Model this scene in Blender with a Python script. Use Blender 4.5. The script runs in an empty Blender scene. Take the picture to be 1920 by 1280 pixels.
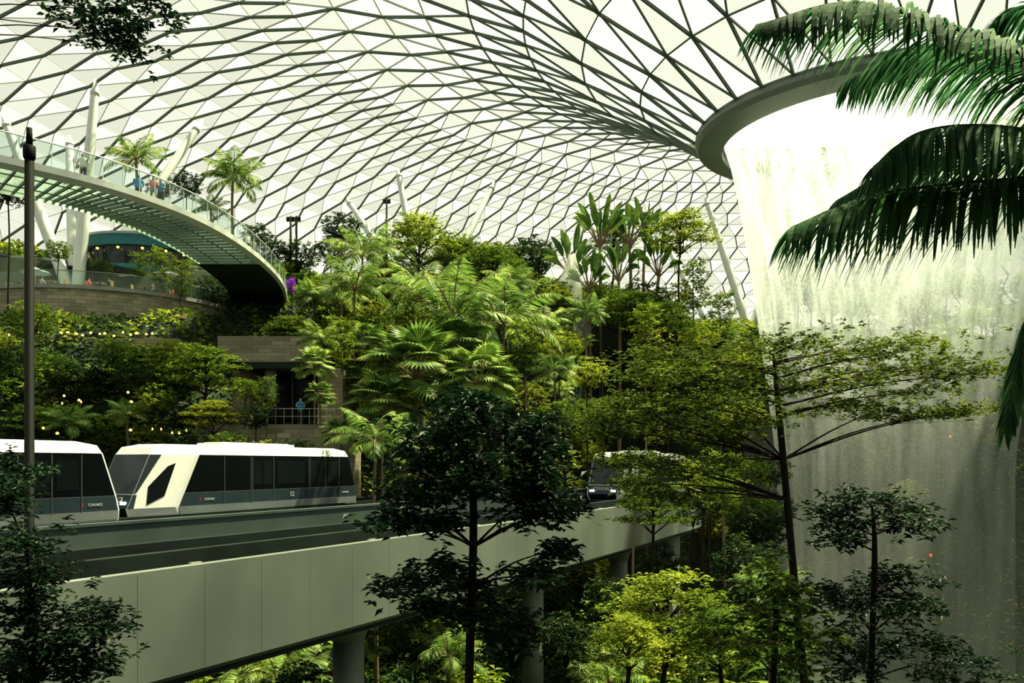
import bpy, math, random
import numpy as np
from mathutils import Vector, Matrix
rng=np.random.default_rng(7); random.seed(7)
CAM=14.0; F=1500.0; HY=870.0
AX,AY=33.0,70.0
scene=bpy.context.scene
COL=scene.collection
def W(px,py,d): return Vector(((px-960)/F*d, d, CAM+(HY-py)/F*d))

# ---------------------------------------------------------------- geometry helper
class Geo:
    def __init__(s): s.V=[];s.Q=[];s.M=[];s.n=0
    def add(s,V,Q,m=0):
        V=np.asarray(V,float).reshape(-1,3);Q=np.asarray(Q,int).reshape(-1,4)
        s.V.append(V);s.Q.append(Q+s.n)
        s.M.append(np.full(len(Q),m) if np.isscalar(m) else np.asarray(m));s.n+=len(V)
    def mesh(s,name,mats,smooth=False):
        V=np.concatenate(s.V);Q=np.concatenate(s.Q);M=np.concatenate(s.M)
        me=bpy.data.meshes.new(name)
        me.vertices.add(len(V));me.vertices.foreach_set('co',V.astype(np.float32).ravel())
        me.loops.add(Q.size);me.loops.foreach_set('vertex_index',Q.astype(np.int32).ravel())
        me.polygons.add(len(Q));me.polygons.foreach_set('loop_start',np.arange(0,Q.size,4,dtype=np.int32))
        me.polygons.foreach_set('loop_total',np.full(len(Q),4,dtype=np.int32))
        me.polygons.foreach_set('material_index',M.astype(np.int32))
        me.polygons.foreach_set('use_smooth',np.full(len(Q),smooth))
        for m in mats: me.materials.append(m)
        me.update(calc_edges=True); me.validate()
        return me
def unit(a):
    a=np.asarray(a,float); return a/np.maximum(np.linalg.norm(a,axis=-1,keepdims=True),1e-9)
def tube(g,pts,rad,n=6,m=0,cap=False):
    P=[np.array(p,float) for p in pts]; R=list(rad) if hasattr(rad,'__len__') else [rad]*len(P)
    if cap: P=[P[0]]+P+[P[-1]]; R=[R[0]*.02]+R+[R[-1]*.02]
    P=np.array(P); k=len(P)
    mean=P[-1]-P[0]; mean=mean/(np.linalg.norm(mean)+1e-9)
    ref=np.array([1.,0,0]) if abs(mean[2])>.7 else np.array([0,0,1.])
    T=np.zeros_like(P)
    for i in range(k):
        a=P[max(i-1,0)];b=P[min(i+1,k-1)];t=b-a
        if np.linalg.norm(t)<1e-9:t=mean
        T[i]=t/np.linalg.norm(t)
    A=unit(np.cross(T,ref));B=np.cross(T,A)
    ang=np.arange(n)*2*math.pi/n
    V=P[:,None,:]+np.array(R)[:,None,None]*(np.cos(ang)[None,:,None]*A[:,None,:]+np.sin(ang)[None,:,None]*B[:,None,:])
    Q=[]
    for i in range(k-1):
        for j in range(n):
            j2=(j+1)%n; Q.append((i*n+j,i*n+j2,(i+1)*n+j2,(i+1)*n+j))
    g.add(V,Q,m)
def box(g,c,s,m=0,rz=0.0):
    c=np.array(c,float);h=np.array(s,float)/2
    v=np.array([(x,y,z) for x in(-1,1) for y in(-1,1) for z in(-1,1)])*h
    if rz:
        ca,sa=math.cos(rz),math.sin(rz); v=np.stack([v[:,0]*ca-v[:,1]*sa,v[:,0]*sa+v[:,1]*ca,v[:,2]],1)
    g.add(v+c,[(0,1,3,2),(4,6,7,5),(0,4,5,1),(2,3,7,6),(0,2,6,4),(1,5,7,3)],m)
def beams(g,P0,P1,N,w,h,m=0):
    P0=np.asarray(P0);P1=np.asarray(P1);T=unit(P1-P0);S=unit(np.cross(T,N));U=np.cross(S,T)
    w=np.broadcast_to(np.asarray(w,float),(len(P0),))[:,None];h=np.broadcast_to(np.asarray(h,float),(len(P0),))[:,None]
    V=[]
    for P in(P0,P1):
        for a,b in((-1,-1),(1,-1),(1,0),(-1,0)):
            V.append(P+S*a*w/2+U*b*h)
    V=np.stack(V,1)
    base=np.arange(len(P0))[:,None,None]*8
    q=np.array([(0,1,5,4),(1,2,6,5),(2,3,7,6),(3,0,4,7)])[None]
    g.add(V.reshape(-1,3),(base+q).reshape(-1,4),m)
def leaves(g,c,d,nrm,L,Wd,m=0,fold=.12):
    c=np.asarray(c,float);d=unit(d);S=unit(np.cross(d,nrm));U=np.cross(S,d)
    L=np.broadcast_to(np.asarray(L,float),(len(c),))[:,None];Wd=np.broadcast_to(np.asarray(Wd,float),(len(c),))[:,None]
    V=np.stack([c,c+d*L*.5+S*Wd*.5+U*Wd*fold*2,c+d*L-U*L*.12,c+d*L*.5-S*Wd*.5+U*Wd*fold*2],1)
    g.add(V.reshape(-1,3),np.arange(len(c)*4).reshape(-1,4),m)
def rosettes(g,C,n,L,Wd,m=0,lo=-.45,hi=.45):
    C=np.asarray(C,float);k=len(C)*n
    c=np.repeat(C,n,0);a=rng.uniform(0,2*math.pi,k);z=rng.uniform(lo,hi,k)
    d=np.stack([np.cos(a),np.sin(a),z],1);nn=np.stack([rng.normal(0,.35,k),rng.normal(0,.35,k),np.ones(k)],1)
    s=rng.uniform(.7,1.25,k)
    leaves(g,c+rng.normal(0,L*.25,(k,3)),d,nn,L*s,Wd*s,m)
def pymesh(name,V,Fc,mats,mi=None,smooth=False):
    me=bpy.data.meshes.new(name);me.from_pydata([tuple(v) for v in V],[],Fc)
    for m in mats:me.materials.append(m)
    if mi is not None: me.polygons.foreach_set('material_index',np.array(mi,dtype=np.int32))
    if smooth: me.polygons.foreach_set('use_smooth',[True]*len(me.polygons))
    me.update();return me
def catmull(P,n=8):
    P=[np.array(p,float) for p in P];P=[2*P[0]-P[1]]+P+[2*P[-1]-P[-2]];out=[]
    for i in range(1,len(P)-2):
        a,b,c,d=P[i-1:i+3]
        for k in range(n):
            t=k/n;out.append(.5*((2*b)+(-a+c)*t+(2*a-5*b+4*c-d)*t*t+(-a+3*b-3*c+d)*t**3))
    out.append(P[-2]);return np.array(out)
# ---------------------------------------------------------------- objects
def top(name,label,cat,me=None,loc=(0,0,0),group=None,kind=None):
    o=bpy.data.objects.new(name,me);COL.objects.link(o);o.location=loc
    if kind: o['kind']=kind
    o['label']=label;o['category']=cat
    if group:o['group']=group
    return o
def part(name,me,par,loc=(0,0,0),scale=None,rot=None,label=None):
    o=bpy.data.objects.new(name,me);COL.objects.link(o);o.parent=par;o.location=loc
    if scale:o.scale=scale
    if rot:o.rotation_euler=rot
    if label:o['label']=label
    return o
def struct(name,me,loc=(0,0,0)):
    o=bpy.data.objects.new(name,me);COL.objects.link(o);o.location=loc;o['kind']='structure';return o
# ---------------------------------------------------------------- materials
def nodes(name):
    m=bpy.data.materials.new(name);m.use_nodes=True;nt=m.node_tree;nt.nodes.clear()
    out=nt.nodes.new('ShaderNodeOutputMaterial');return m,nt,out
def mat(name,col,rough=.6,metal=0,var=.12,scale=3.0,emis=0,spec=.5,coat=0):
    m,nt,out=nodes(name);b=nt.nodes.new('ShaderNodeBsdfPrincipled')
    tc=nt.nodes.new('ShaderNodeTexCoord');n=nt.nodes.new('ShaderNodeTexNoise');n.inputs['Scale'].default_value=scale;n.inputs['Detail'].default_value=4
    nt.links.new(tc.outputs['Object'],n.inputs['Vector'])
    r=nt.nodes.new('ShaderNodeValToRGB');e=r.color_ramp.elements
    e[0].position=.3;e[1].position=.7
    e[0].color=tuple(c*(1-var) for c in col)+(1,);e[1].color=tuple(min(c*(1+var),1) for c in col)+(1,)
    nt.links.new(n.outputs['Fac'],r.inputs['Fac']);nt.links.new(r.outputs['Color'],b.inputs['Base Color'])
    b.inputs['Roughness'].default_value=rough;b.inputs['Metallic'].default_value=metal
    b.inputs['Specular IOR Level'].default_value=spec;b.inputs['Coat Weight'].default_value=coat
    if emis:
        b.inputs['Emission Color'].default_value=tuple(col)+(1,);b.inputs['Emission Strength'].default_value=emis
    nt.links.new(b.outputs[0],out.inputs[0]);return m
def leafmat(name,dark,mid,bright,trans=.35,rough=.5,wscale=.35,spec=.22):
    m,nt,out=nodes(name);b=nt.nodes.new('ShaderNodeBsdfPrincipled');g=nt.nodes.new('ShaderNodeNewGeometry')
    n=nt.nodes.new('ShaderNodeTexNoise');n.inputs['Scale'].default_value=wscale;n.inputs['Detail'].default_value=3
    nt.links.new(g.outputs['Position'],n.inputs['Vector'])
    mx=nt.nodes.new('ShaderNodeMath');mx.operation='MULTIPLY_ADD';mx.inputs[1].default_value=.45
    sb=nt.nodes.new('ShaderNodeMath');sb.operation='MULTIPLY_ADD';sb.inputs[1].default_value=1.3;sb.inputs[2].default_value=-.4
    nt.links.new(n.outputs['Fac'],sb.inputs[0]);nt.links.new(g.outputs['Random Per Island'],mx.inputs[0]);nt.links.new(sb.outputs[0],mx.inputs[2])
    r=nt.nodes.new('ShaderNodeValToRGB');e=r.color_ramp.elements;e[0].position=.1;e[0].color=dark+(1,);e[1].position=.85;e[1].color=bright+(1,)
    k=e.new(.5);k.color=mid+(1,)
    nt.links.new(mx.outputs[0],r.inputs['Fac']);nt.links.new(r.outputs['Color'],b.inputs['Base Color']);b.inputs['Roughness'].default_value=rough;b.inputs['Specular IOR Level'].default_value=spec
    t=nt.nodes.new('ShaderNodeBsdfTranslucent');nt.links.new(r.outputs['Color'],t.inputs['Color'])
    ms=nt.nodes.new('ShaderNodeMixShader');ms.inputs[0].default_value=trans
    nt.links.new(b.outputs[0],ms.inputs[1]);nt.links.new(t.outputs[0],ms.inputs[2]);nt.links.new(ms.outputs[0],out.inputs[0]);return m
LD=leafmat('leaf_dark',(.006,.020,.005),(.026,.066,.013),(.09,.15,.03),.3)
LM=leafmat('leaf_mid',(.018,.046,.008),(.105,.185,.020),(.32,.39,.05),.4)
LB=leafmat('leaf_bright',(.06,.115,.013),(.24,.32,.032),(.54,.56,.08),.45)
LY=leafmat('leaf_yellow',(.07,.10,.013),(.24,.28,.03),(.50,.50,.07),.45)
LP=leafmat('leaf_palm',(.035,.085,.018),(.19,.31,.065),(.52,.59,.18),.42)
LRV=leafmat('leaf_paddle',(.03,.08,.018),(.11,.20,.04),(.27,.37,.08),.45,wscale=.6)
LFG=leafmat('leaf_shade_tint',(.004,.014,.007),(.011,.038,.014),(.035,.085,.028),.25,wscale=1.5)  # shade of the unlit foreground is put into this leaf colour
LFR=leafmat('leaf_frond',(.02,.075,.03),(.07,.20,.08),(.22,.42,.17),.55,wscale=1.2,rough=.6,spec=.12)
LHR=leafmat('leaf_canopy',(.016,.038,.006),(.080,.125,.014),(.25,.29,.035),.42,wscale=1.0)
LPU=leafmat('petal_purple',(.2,.02,.4),(.4,.06,.7),(.6,.2,.9),.3)
BARK=mat('bark_dark',(.03,.022,.015),.85,var=.35,scale=6,spec=.2)
BARKL=mat('bark_light',(.20,.15,.085),.8,var=.3,scale=5)
STEM=mat('frond_stem_green',(.02,.04,.012),.7,var=.2,spec=.1)
WHITE=mat('painted_steel_white',(.54,.58,.54),.45,var=.05,scale=.6)
FASC=mat('bridge_white',(.48,.52,.48),.4,var=.05)
RIBK=mat('bridge_rib_grey',(.13,.16,.14),.5,var=.08)
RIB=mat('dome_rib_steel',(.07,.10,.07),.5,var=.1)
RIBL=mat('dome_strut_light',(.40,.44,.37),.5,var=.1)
DARK=mat('dark_metal',(.008,.013,.012),.6,var=.2,spec=.2)
BLACK=mat('black_paint',(.003,.005,.004),.7,var=.2,spec=.1)
DARK2=mat('dark_concrete',(.016,.026,.023),.8,var=.25,scale=1,spec=.15)
PARA=mat('parapet_grey_green',(.065,.09,.082),.6,var=.15,scale=.6,spec=.2)
CLAD=mat('cladding_panel_white',(.21,.24,.21),.42,var=.16,scale=.2,metal=.1)
CONC=mat('concrete_light',(.26,.28,.25),.75,var=.15,scale=1.2)
RINGM=mat('oculus_ring_paint',(.15,.18,.155),.5,var=.06,scale=.3)
SOIL=mat('ground_soil_green',(.008,.02,.006),.95,var=.5,scale=.5)
TRW=mat('train_white',(.78,.80,.77),.25,var=.02,coat=.3)
TRB=mat('train_black_glass',(.005,.008,.009),.2,var=.1,spec=.12)
TRGW=mat('train_windscreen',(.02,.03,.032),.05,var=.1,spec=.4)
TRS=mat('train_slate',(.03,.05,.062),.45,var=.08,spec=.2)
TRK=mat('train_skirt_grey',(.16,.19,.19),.5,var=.08)
TRP=mat('train_pillar_grey',(.07,.09,.10),.4,var=.05,spec=.3)
TRWN=mat('train_window_tint',(.010,.015,.017),.12,var=.1,spec=.2)
TXT=mat('lettering_white',(.5,.54,.54),.5,var=.01)
RED=mat('logo_red',(.5,.03,.04),.4,var=.05)
REDL=mat('red_signal_lens',(1,.05,.04),.4,var=.02,emis=2)
TEAL=mat('teal_paint',(.02,.15,.18),.5,var=.1)
LILAC=mat('canopy_pale',(.24,.31,.32),.4,var=.05)
WARM=mat('warm_lamp',(1.0,.66,.13),.4,var=.02,emis=3.5)
WHLAMP=mat('headlamp',(1,.97,.9),.3,var=.01,emis=4)
WOOD=mat('cafe_timber',(.30,.17,.08),.6,var=.2)
SKIN=mat('skin',(.45,.27,.18),.6,var=.05);HAIR=mat('hair_black',(.012,.01,.009),.6)
def stonemat():
    m,nt,out=nodes('stone_block');b=nt.nodes.new('ShaderNodeBsdfPrincipled');g=nt.nodes.new('ShaderNodeNewGeometry')
    s=nt.nodes.new('ShaderNodeSeparateXYZ');c=nt.nodes.new('ShaderNodeCombineXYZ');a=nt.nodes.new('ShaderNodeMath');a.operation='ADD'
    nt.links.new(g.outputs['Position'],s.inputs[0]);nt.links.new(s.outputs[0],a.inputs[0]);nt.links.new(s.outputs[1],a.inputs[1])
    nt.links.new(a.outputs[0],c.inputs[0]);nt.links.new(s.outputs[2],c.inputs[1])
    br=nt.nodes.new('ShaderNodeTexBrick');nt.links.new(c.outputs[0],br.inputs['Vector'])
    br.inputs['Color1'].default_value=(.21,.195,.135,1);br.inputs['Color2'].default_value=(.37,.335,.24,1);br.inputs['Mortar'].default_value=(.08,.08,.06,1)
    br.inputs['Scale'].default_value=1.0;br.inputs['Mortar Size'].default_value=.012;br.inputs['Row Height'].default_value=.33;br.inputs['Brick Width'].default_value=1.1
    nt.links.new(br.outputs['Color'],b.inputs['Base Color']);b.inputs['Roughness'].default_value=.85;nt.links.new(b.outputs[0],out.inputs[0]);return m
STONE=stonemat()
def glassmix(name,tcol,dcol,a,gloss=.0):
    m,nt,out=nodes(name);t=nt.nodes.new('ShaderNodeBsdfTransparent');t.inputs[0].default_value=tcol+(1,)
    d=nt.nodes.new('ShaderNodeBsdfDiffuse');tr=nt.nodes.new('ShaderNodeBsdfTranslucent')
    n=nt.nodes.new('ShaderNodeTexNoise');n.inputs['Scale'].default_value=.12
    r=nt.nodes.new('ShaderNodeValToRGB');r.color_ramp.elements[0].color=tuple(x*.85 for x in dcol)+(1,);r.color_ramp.elements[1].color=dcol+(1,)
    tc=nt.nodes.new('ShaderNodeTexCoord');nt.links.new(tc.outputs['Object'],n.inputs['Vector']);nt.links.new(n.outputs['Fac'],r.inputs['Fac'])
    nt.links.new(r.outputs['Color'],d.inputs[0]);nt.links.new(r.outputs['Color'],tr.inputs[0])
    m1=nt.nodes.new('ShaderNodeMixShader');m1.inputs[0].default_value=.7;nt.links.new(d.outputs[0],m1.inputs[1]);nt.links.new(tr.outputs[0],m1.inputs[2])
    gl=nt.nodes.new('ShaderNodeBsdfGlossy');gl.inputs['Roughness'].default_value=.1
    m3=nt.nodes.new('ShaderNodeMixShader');m3.inputs[0].default_value=gloss;nt.links.new(m1.outputs[0],m3.inputs[1]);nt.links.new(gl.outputs[0],m3.inputs[2])
    m2=nt.nodes.new('ShaderNodeMixShader');m2.inputs[0].default_value=a;nt.links.new(t.outputs[0],m2.inputs[1]);nt.links.new(m3.outputs[0],m2.inputs[2])
    nt.links.new(m2.outputs[0],out.inputs[0]);return m
G1=glassmix('pane_clear',(.595,.60,.585),(.30,.31,.29),.10)
G2=glassmix('pane_fritted',(.55,.56,.535),(.14,.15,.13),.17)
G3=glassmix('pane_shade',(.505,.515,.49),(.12,.13,.11),.21)
BGL=glassmix('bridge_glass',(.52,.68,.60),(.42,.55,.47),.5,.12)
RGL=glassmix('rail_glass',(.82,.93,.88),(.35,.48,.42),.14,.2)
VEIL=glassmix('misty_veil',(.95,.97,.94),(.75,.78,.72),.45)
def watermat(name,stops,amp,sc,col):
    m,nt,out=nodes(name);tc=nt.nodes.new('ShaderNodeTexCoord')
    mp=nt.nodes.new('ShaderNodeMapping');mp.inputs['Scale'].default_value=(1,1,.06);nt.links.new(tc.outputs['Object'],mp.inputs[0])
    n=nt.nodes.new('ShaderNodeTexNoise');n.inputs['Scale'].default_value=sc;n.inputs['Detail'].default_value=4;n.inputs['Roughness'].default_value=.5;nt.links.new(mp.outputs[0],n.inputs['Vector'])
    mp2=nt.nodes.new('ShaderNodeMapping');mp2.inputs['Scale'].default_value=(1,1,.75);nt.links.new(tc.outputs['Object'],mp2.inputs[0])
    n2=nt.nodes.new('ShaderNodeTexNoise');n2.inputs['Scale'].default_value=5;n2.inputs['Detail'].default_value=5;n2.inputs['Roughness'].default_value=.95;nt.links.new(mp2.outputs[0],n2.inputs['Vector'])
    s=nt.nodes.new('ShaderNodeSeparateXYZ');nt.links.new(tc.outputs['Object'],s.inputs[0])
    mr=nt.nodes.new('ShaderNodeMapRange');mr.inputs['From Min'].default_value=-22;mr.inputs['From Max'].default_value=27;mr.inputs['To Min'].default_value=0;mr.inputs['To Max'].default_value=1;nt.links.new(s.outputs[2],mr.inputs[0])
    cr=nt.nodes.new('ShaderNodeValToRGB');e=cr.color_ramp.elements
    e[0].position=stops[0][0];e[0].color=(stops[0][1],)*3+(1,);e[1].position=stops[-1][0];e[1].color=(stops[-1][1],)*3+(1,)
    for p,v in stops[1:-1]: k=e.new(p);k.color=(v,)*3+(1,)
    nt.links.new(mr.outputs[0],cr.inputs[0])
    a=nt.nodes.new('ShaderNodeMath');a.operation='ADD';nt.links.new(n.outputs['Fac'],a.inputs[0]);nt.links.new(n2.outputs['Fac'],a.inputs[1])
    b=nt.nodes.new('ShaderNodeMath');b.operation='MULTIPLY_ADD';b.inputs[1].default_value=amp;b.inputs[2].default_value=1-amp;nt.links.new(a.outputs[0],b.inputs[0])
    c=nt.nodes.new('ShaderNodeMath');c.operation='MULTIPLY';c.use_clamp=True;nt.links.new(b.outputs[0],c.inputs[0]);nt.links.new(cr.outputs[0],c.inputs[1])
    t=nt.nodes.new('ShaderNodeBsdfTransparent');d=nt.nodes.new('ShaderNodeBsdfDiffuse');d.inputs[0].default_value=col+(1,)
    tr=nt.nodes.new('ShaderNodeBsdfTranslucent');tr.inputs[0].default_value=col+(1,)
    m1=nt.nodes.new('ShaderNodeMixShader');m1.inputs[0].default_value=.5;nt.links.new(d.outputs[0],m1.inputs[1]);nt.links.new(tr.outputs[0],m1.inputs[2])
    m2=nt.nodes.new('ShaderNodeMixShader');nt.links.new(c.outputs[0],m2.inputs[0]);nt.links.new(t.outputs[0],m2.inputs[1]);nt.links.new(m1.outputs[0],m2.inputs[2])
    nt.links.new(m2.outputs[0],out.inputs[0]);return m
WATER=watermat('falling_water',[(0,.055),(.40,.08),(.50,.13),(.58,.22),(.70,.44),(.82,.74),(.92,.94)],2.8,1.1,(.46,.51,.49))
MIST=watermat('water_mist',[(0,.05),(.35,.04),(.50,.03),(.62,.0)],1.6,.25,(.55,.62,.58))
# ---------------------------------------------------------------- guideway paths
NE=catmull([(-24,-10),(-19.5,-2),(-14.0,8.5),(-9.7,16.4),(-4.1,26.8),(1.4,37.5),(6.8,48),(11.6,57.7),(15.8,66.5),(18.0,76),(18,86),(15,99)],10)
FE=catmull([(-38,-12),(-30.2,4),(-20.9,23),(-15.4+.8,32.6-.3),(-8.7+.8,47-.3),(-3.0,59),(-.5,70),(0,84)],12)
def offs(P,o):
    T=unit(np.gradient(P,axis=0));return P+np.stack([-T[:,1],T[:,0]],1)*o
NC=offs(NE,2.3);FC=offs(FE,2.4)
def sst(t): t=np.clip(t,0,1);return t*t*(3-2*t)
def dist_poly(x,y,P):
    x=np.asarray(x,float);y=np.asarray(y,float);best=np.full(x.shape,1e9)
    for p in P: best=np.minimum(best,np.hypot(x-p[0],y-p[1]))
    return best
TX,TY,TR,TZ=-42.0,84.0,13.0,16.0
def ground(x,y):
    x=np.asarray(x,float);y=np.asarray(y,float);yp=y-.25*x
    z=np.interp(yp,[-60,50,60,68,88,110,140,200],[-13,-13,-8,0,14,20,23,23])
    z=z+sst((-x-18)/12)*5*sst((y-48)/8)
    q=np.hypot(x-TX,y-TY);lim=12.6+30*sst((q-15.5)/10)+30*sst((y-80)/8);z=np.minimum(z,lim)
    r=np.hypot(x-AX,y-AY);k=sst((r-18)/16);z=-22*(1-k)+z*k
    for P in(NC,FC):
        dd=dist_poly(x,y,P);kk=sst((dd-4.5)/3);z=np.where(z>-7,-7*(1-kk)+z*kk,z)
    return z
def gz(x,y): return float(ground(np.array([x]),np.array([y]))[0])+CAM
# ---------------------------------------------------------------- dome
Z0R=29.5;R0=16.5;TILT=.07
def prof(r):
    r=np.asarray(r,float)
    inner=Z0R+(44-Z0R)*(1-(1-np.clip((r-R0)/(55-R0),0,1))**2)
    outer=8+36*np.sqrt(np.clip(1-((r-55)/57)**2,0,1))
    return np.where(r<55,inner,outer)
def dome():
    rings=[]
    for r in(R0,21.5,26.8):rings.append((r,float(prof(r)),38))
    for r in(32,37,41.6,46.1,50.6):rings.append((r,float(prof(r)),76))
    K=21
    for k in range(K+1):
        ph=k/K*math.pi/2;rings.append((55+57*math.sin(ph),8+36*math.cos(ph),152))
    V=[];idx=[];
    for k,(r,z,N) in enumerate(rings):
        off=(.15 if k%2 else -.15);idx.append(len(V));tl=TILT*max(0,1-(r-R0)/38)
        for i in range(N):
            a=(i+off)*2*math.pi/N+.1;V.append((AX+r*math.cos(a),AY+r*math.sin(a),CAM+z+tl*r*math.sin(a)))
    V=np.array(V);Fc=[];mi=[];Er=[];Ec=[]
    for k,(r,z,N) in enumerate(rings):
        for i in range(N):
            Ec.append((idx[k]+i,idx[k]+(i+1)%N))
        if k+1<len(rings):
            N2=rings[k+1][2];a0=idx[k];b0=idx[k+1]
            for i in range(N):
                j=(i+1)%N
                if N2==N:
                    Er.append((a0+i,b0+i))
                    if k%2: Fc+= [(a0+i,a0+j,b0+j),(a0+i,b0+j,b0+i)];Ec.append((a0+i,b0+j))
                    else: Fc+= [(a0+i,a0+j,b0+i),(a0+j,b0+j,b0+i)];Ec.append((a0+j,b0+i))
                    x=random.random()
                    mi+=[0 if x<.7 else 1,(2 if random.random()<.6 else 1) if k>6 else (1 if x<.4 else 0)]
                else:
                    p,q,s=b0+2*i,b0+2*i+1,b0+(2*i+2)%N2
                    Fc+=[(a0+i,q,p),(a0+i,a0+j,q),(a0+j,s,q)];mi+=[0,1,0]
                    Er.append((a0+i,p));Ec+=[(a0+i,q),(a0+j,q)]
    struct('ceiling',pymesh('dome_glazing',V,Fc,[G1,G2,G3],mi))
    def nr(P):
        r=np.hypot(P[:,0]-AX,P[:,1]-AY);e=.3;dz=(prof(np.clip(r+e,R0+.1,111.9))-prof(np.clip(r-e,R0,111.8)))/(2*e)
        ux=(P[:,0]-AX)/r;uy=(P[:,1]-AY)/r;return unit(np.stack([-dz*ux,-dz*uy,np.ones_like(r)],1))
    g=Geo();Er=np.array(Er);Ec=np.array(Ec)
    def rr(P): return np.hypot(P[:,0]-AX,P[:,1]-AY)
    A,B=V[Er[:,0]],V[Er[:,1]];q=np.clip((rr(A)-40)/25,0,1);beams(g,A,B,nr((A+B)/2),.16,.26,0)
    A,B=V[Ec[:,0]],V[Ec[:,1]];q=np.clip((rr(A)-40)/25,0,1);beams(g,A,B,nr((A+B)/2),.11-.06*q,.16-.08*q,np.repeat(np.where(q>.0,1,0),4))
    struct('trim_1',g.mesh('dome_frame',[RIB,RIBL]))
    g=Geo();n=96;a=np.arange(n)*2*math.pi/n
    lo=np.stack([AX+112.3*np.cos(a),AY+112.3*np.sin(a),np.full(n,CAM-24.)],1);hi=lo.copy();hi[:,2]=CAM+8
    Vv=np.concatenate([lo,hi]);g.add(Vv,[(i,(i+1)%n,n+(i+1)%n,n+i) for i in range(n)])
    struct('wall_outer',g.mesh('outer_wall',[DARK2]))
dome()
def revolve(g,prf,n,m=0,c=(AX,AY),tilt=None):
    a=np.arange(n)*2*math.pi/n;V=[]
    for i,(r,z) in enumerate(prf):
        tl=0 if tilt is None else tilt[i]
        V.append(np.stack([c[0]+r*np.cos(a),c[1]+r*np.sin(a),z+tl*r*np.sin(a)],1))
    V=np.concatenate(V);Q=[]
    for k in range(len(prf)-1):
        for i in range(n):
            j=(i+1)%n;Q.append((k*n+i,k*n+j,(k+1)*n+j,(k+1)*n+i))
    g.add(V,Q,m)
g=Geo();rp=[(16.5,29.55),(16.55,28.9),(16.3,28.5),(14.15,28.2),(14.15,28.9),(13.98,28.9),(13.98,30.2),(16.5,29.55)];revolve(g,rp,160,c=(0,0),tilt=[TILT]*len(rp))
o=top('oculus_ring','grey steel ring beam around the roof opening above the waterfall','roof ring',g.mesh('ring',[RINGM]),(AX,AY,CAM))
prf=[];prf2=[];tl1=[]
for z in np.linspace(28.9,-22,30):
    t=(28.9-z)/28.9
    r=13.95-4.6*min(max(t,0),1)**.75
    prf.append((r,z));tl1.append(TILT*max(0,1-t*1.5))
    if z<9: prf2.append((r+1.2+4.5*((9-z)/31)**.8,z))
wf=top('waterfall','round curtain of white falling water dropping through the roof opening','waterfall',None,(AX,AY,CAM),kind='stuff')
g=Geo();revolve(g,prf,128,c=(0,0),tilt=tl1);part('water_curtain',g.mesh('water',[WATER],True),wf)
g=Geo();revolve(g,prf2,96,c=(0,0));part('mist',g.mesh('mist',[MIST],True),wf)
# ---------------------------------------------------------------- terrain
xs=np.arange(-82,148,1.5);ys=np.arange(-44,184,1.5);X,Y=np.meshgrid(xs,ys);Z=ground(X,Y)
Z=Z+.3*np.sin(X*.7)*np.cos(Y*.6)
V=np.stack([X,Y,Z+CAM],-1).reshape(-1,3);nx=len(xs);Q=[]
for j in range(len(ys)-1):
    for i in range(nx-1):
        a=j*nx+i
        if math.hypot(xs[i]-AX,ys[j]-AY)<111.5: Q.append((a,a+1,a+nx+1,a+nx))
g=Geo();g.add(V,Q);struct('floor',g.mesh('terrain',[SOIL],True))
g=Geo();box(g,(0,-9,CAM-1.9),(44,20,.5));struct('trim_2',g.mesh('gallery_slab',[CONC]))
g=Geo();box(g,(0,-6,CAM+6.6),(60,20,.6));struct('trim_3',g.mesh('unseen_shade_slab',[CONC]))  # unseen slab added overhead to shade the foreground
g=Geo();box(g,(0,-19,CAM+2.2),(44,.5,8.6));struct('wall_shade_back',g.mesh('unseen_shade_wall',[DARK2]))  # unseen wall added behind the camera to block light
def cover():
    g=Geo();N=170000
    x=rng.uniform(-70,80,N);y=rng.uniform(46,150,N);r=np.hypot(x-AX,y-AY)
    vis=(np.abs(x)/y<.72)&(r<108)&(r>19)&(np.hypot(x-TX,y-TY)>TR+.7);x,y=x[vis],y[vis];z=ground(x,y)
    nz=np.sin(x*.55+2*np.sin(y*.23))*np.cos(y*.5+x*.12);z=z+CAM+rng.uniform(0,.5,len(x))+np.clip(nz,0,1)*1.1
    a=rng.uniform(0,2*math.pi,len(x));d=np.stack([np.cos(a),np.sin(a)-.5,rng.uniform(-.3,.9,len(x))],1)
    nn=np.stack([rng.normal(0,.4,len(x)),rng.normal(-.3,.4,len(x)),np.ones(len(x))],1);s=rng.uniform(.35,.8,len(x))
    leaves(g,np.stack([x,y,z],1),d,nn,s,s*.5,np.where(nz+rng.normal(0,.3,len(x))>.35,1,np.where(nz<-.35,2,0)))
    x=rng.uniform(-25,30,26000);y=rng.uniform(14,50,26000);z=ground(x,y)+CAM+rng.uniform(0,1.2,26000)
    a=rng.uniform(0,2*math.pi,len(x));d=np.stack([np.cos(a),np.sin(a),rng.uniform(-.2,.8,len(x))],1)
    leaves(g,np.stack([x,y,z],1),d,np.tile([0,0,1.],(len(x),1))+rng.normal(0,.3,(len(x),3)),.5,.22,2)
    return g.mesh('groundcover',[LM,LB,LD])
top('ground_cover','dense low tropical planting covering the slopes','ground cover',cover(),kind='stuff')
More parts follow.
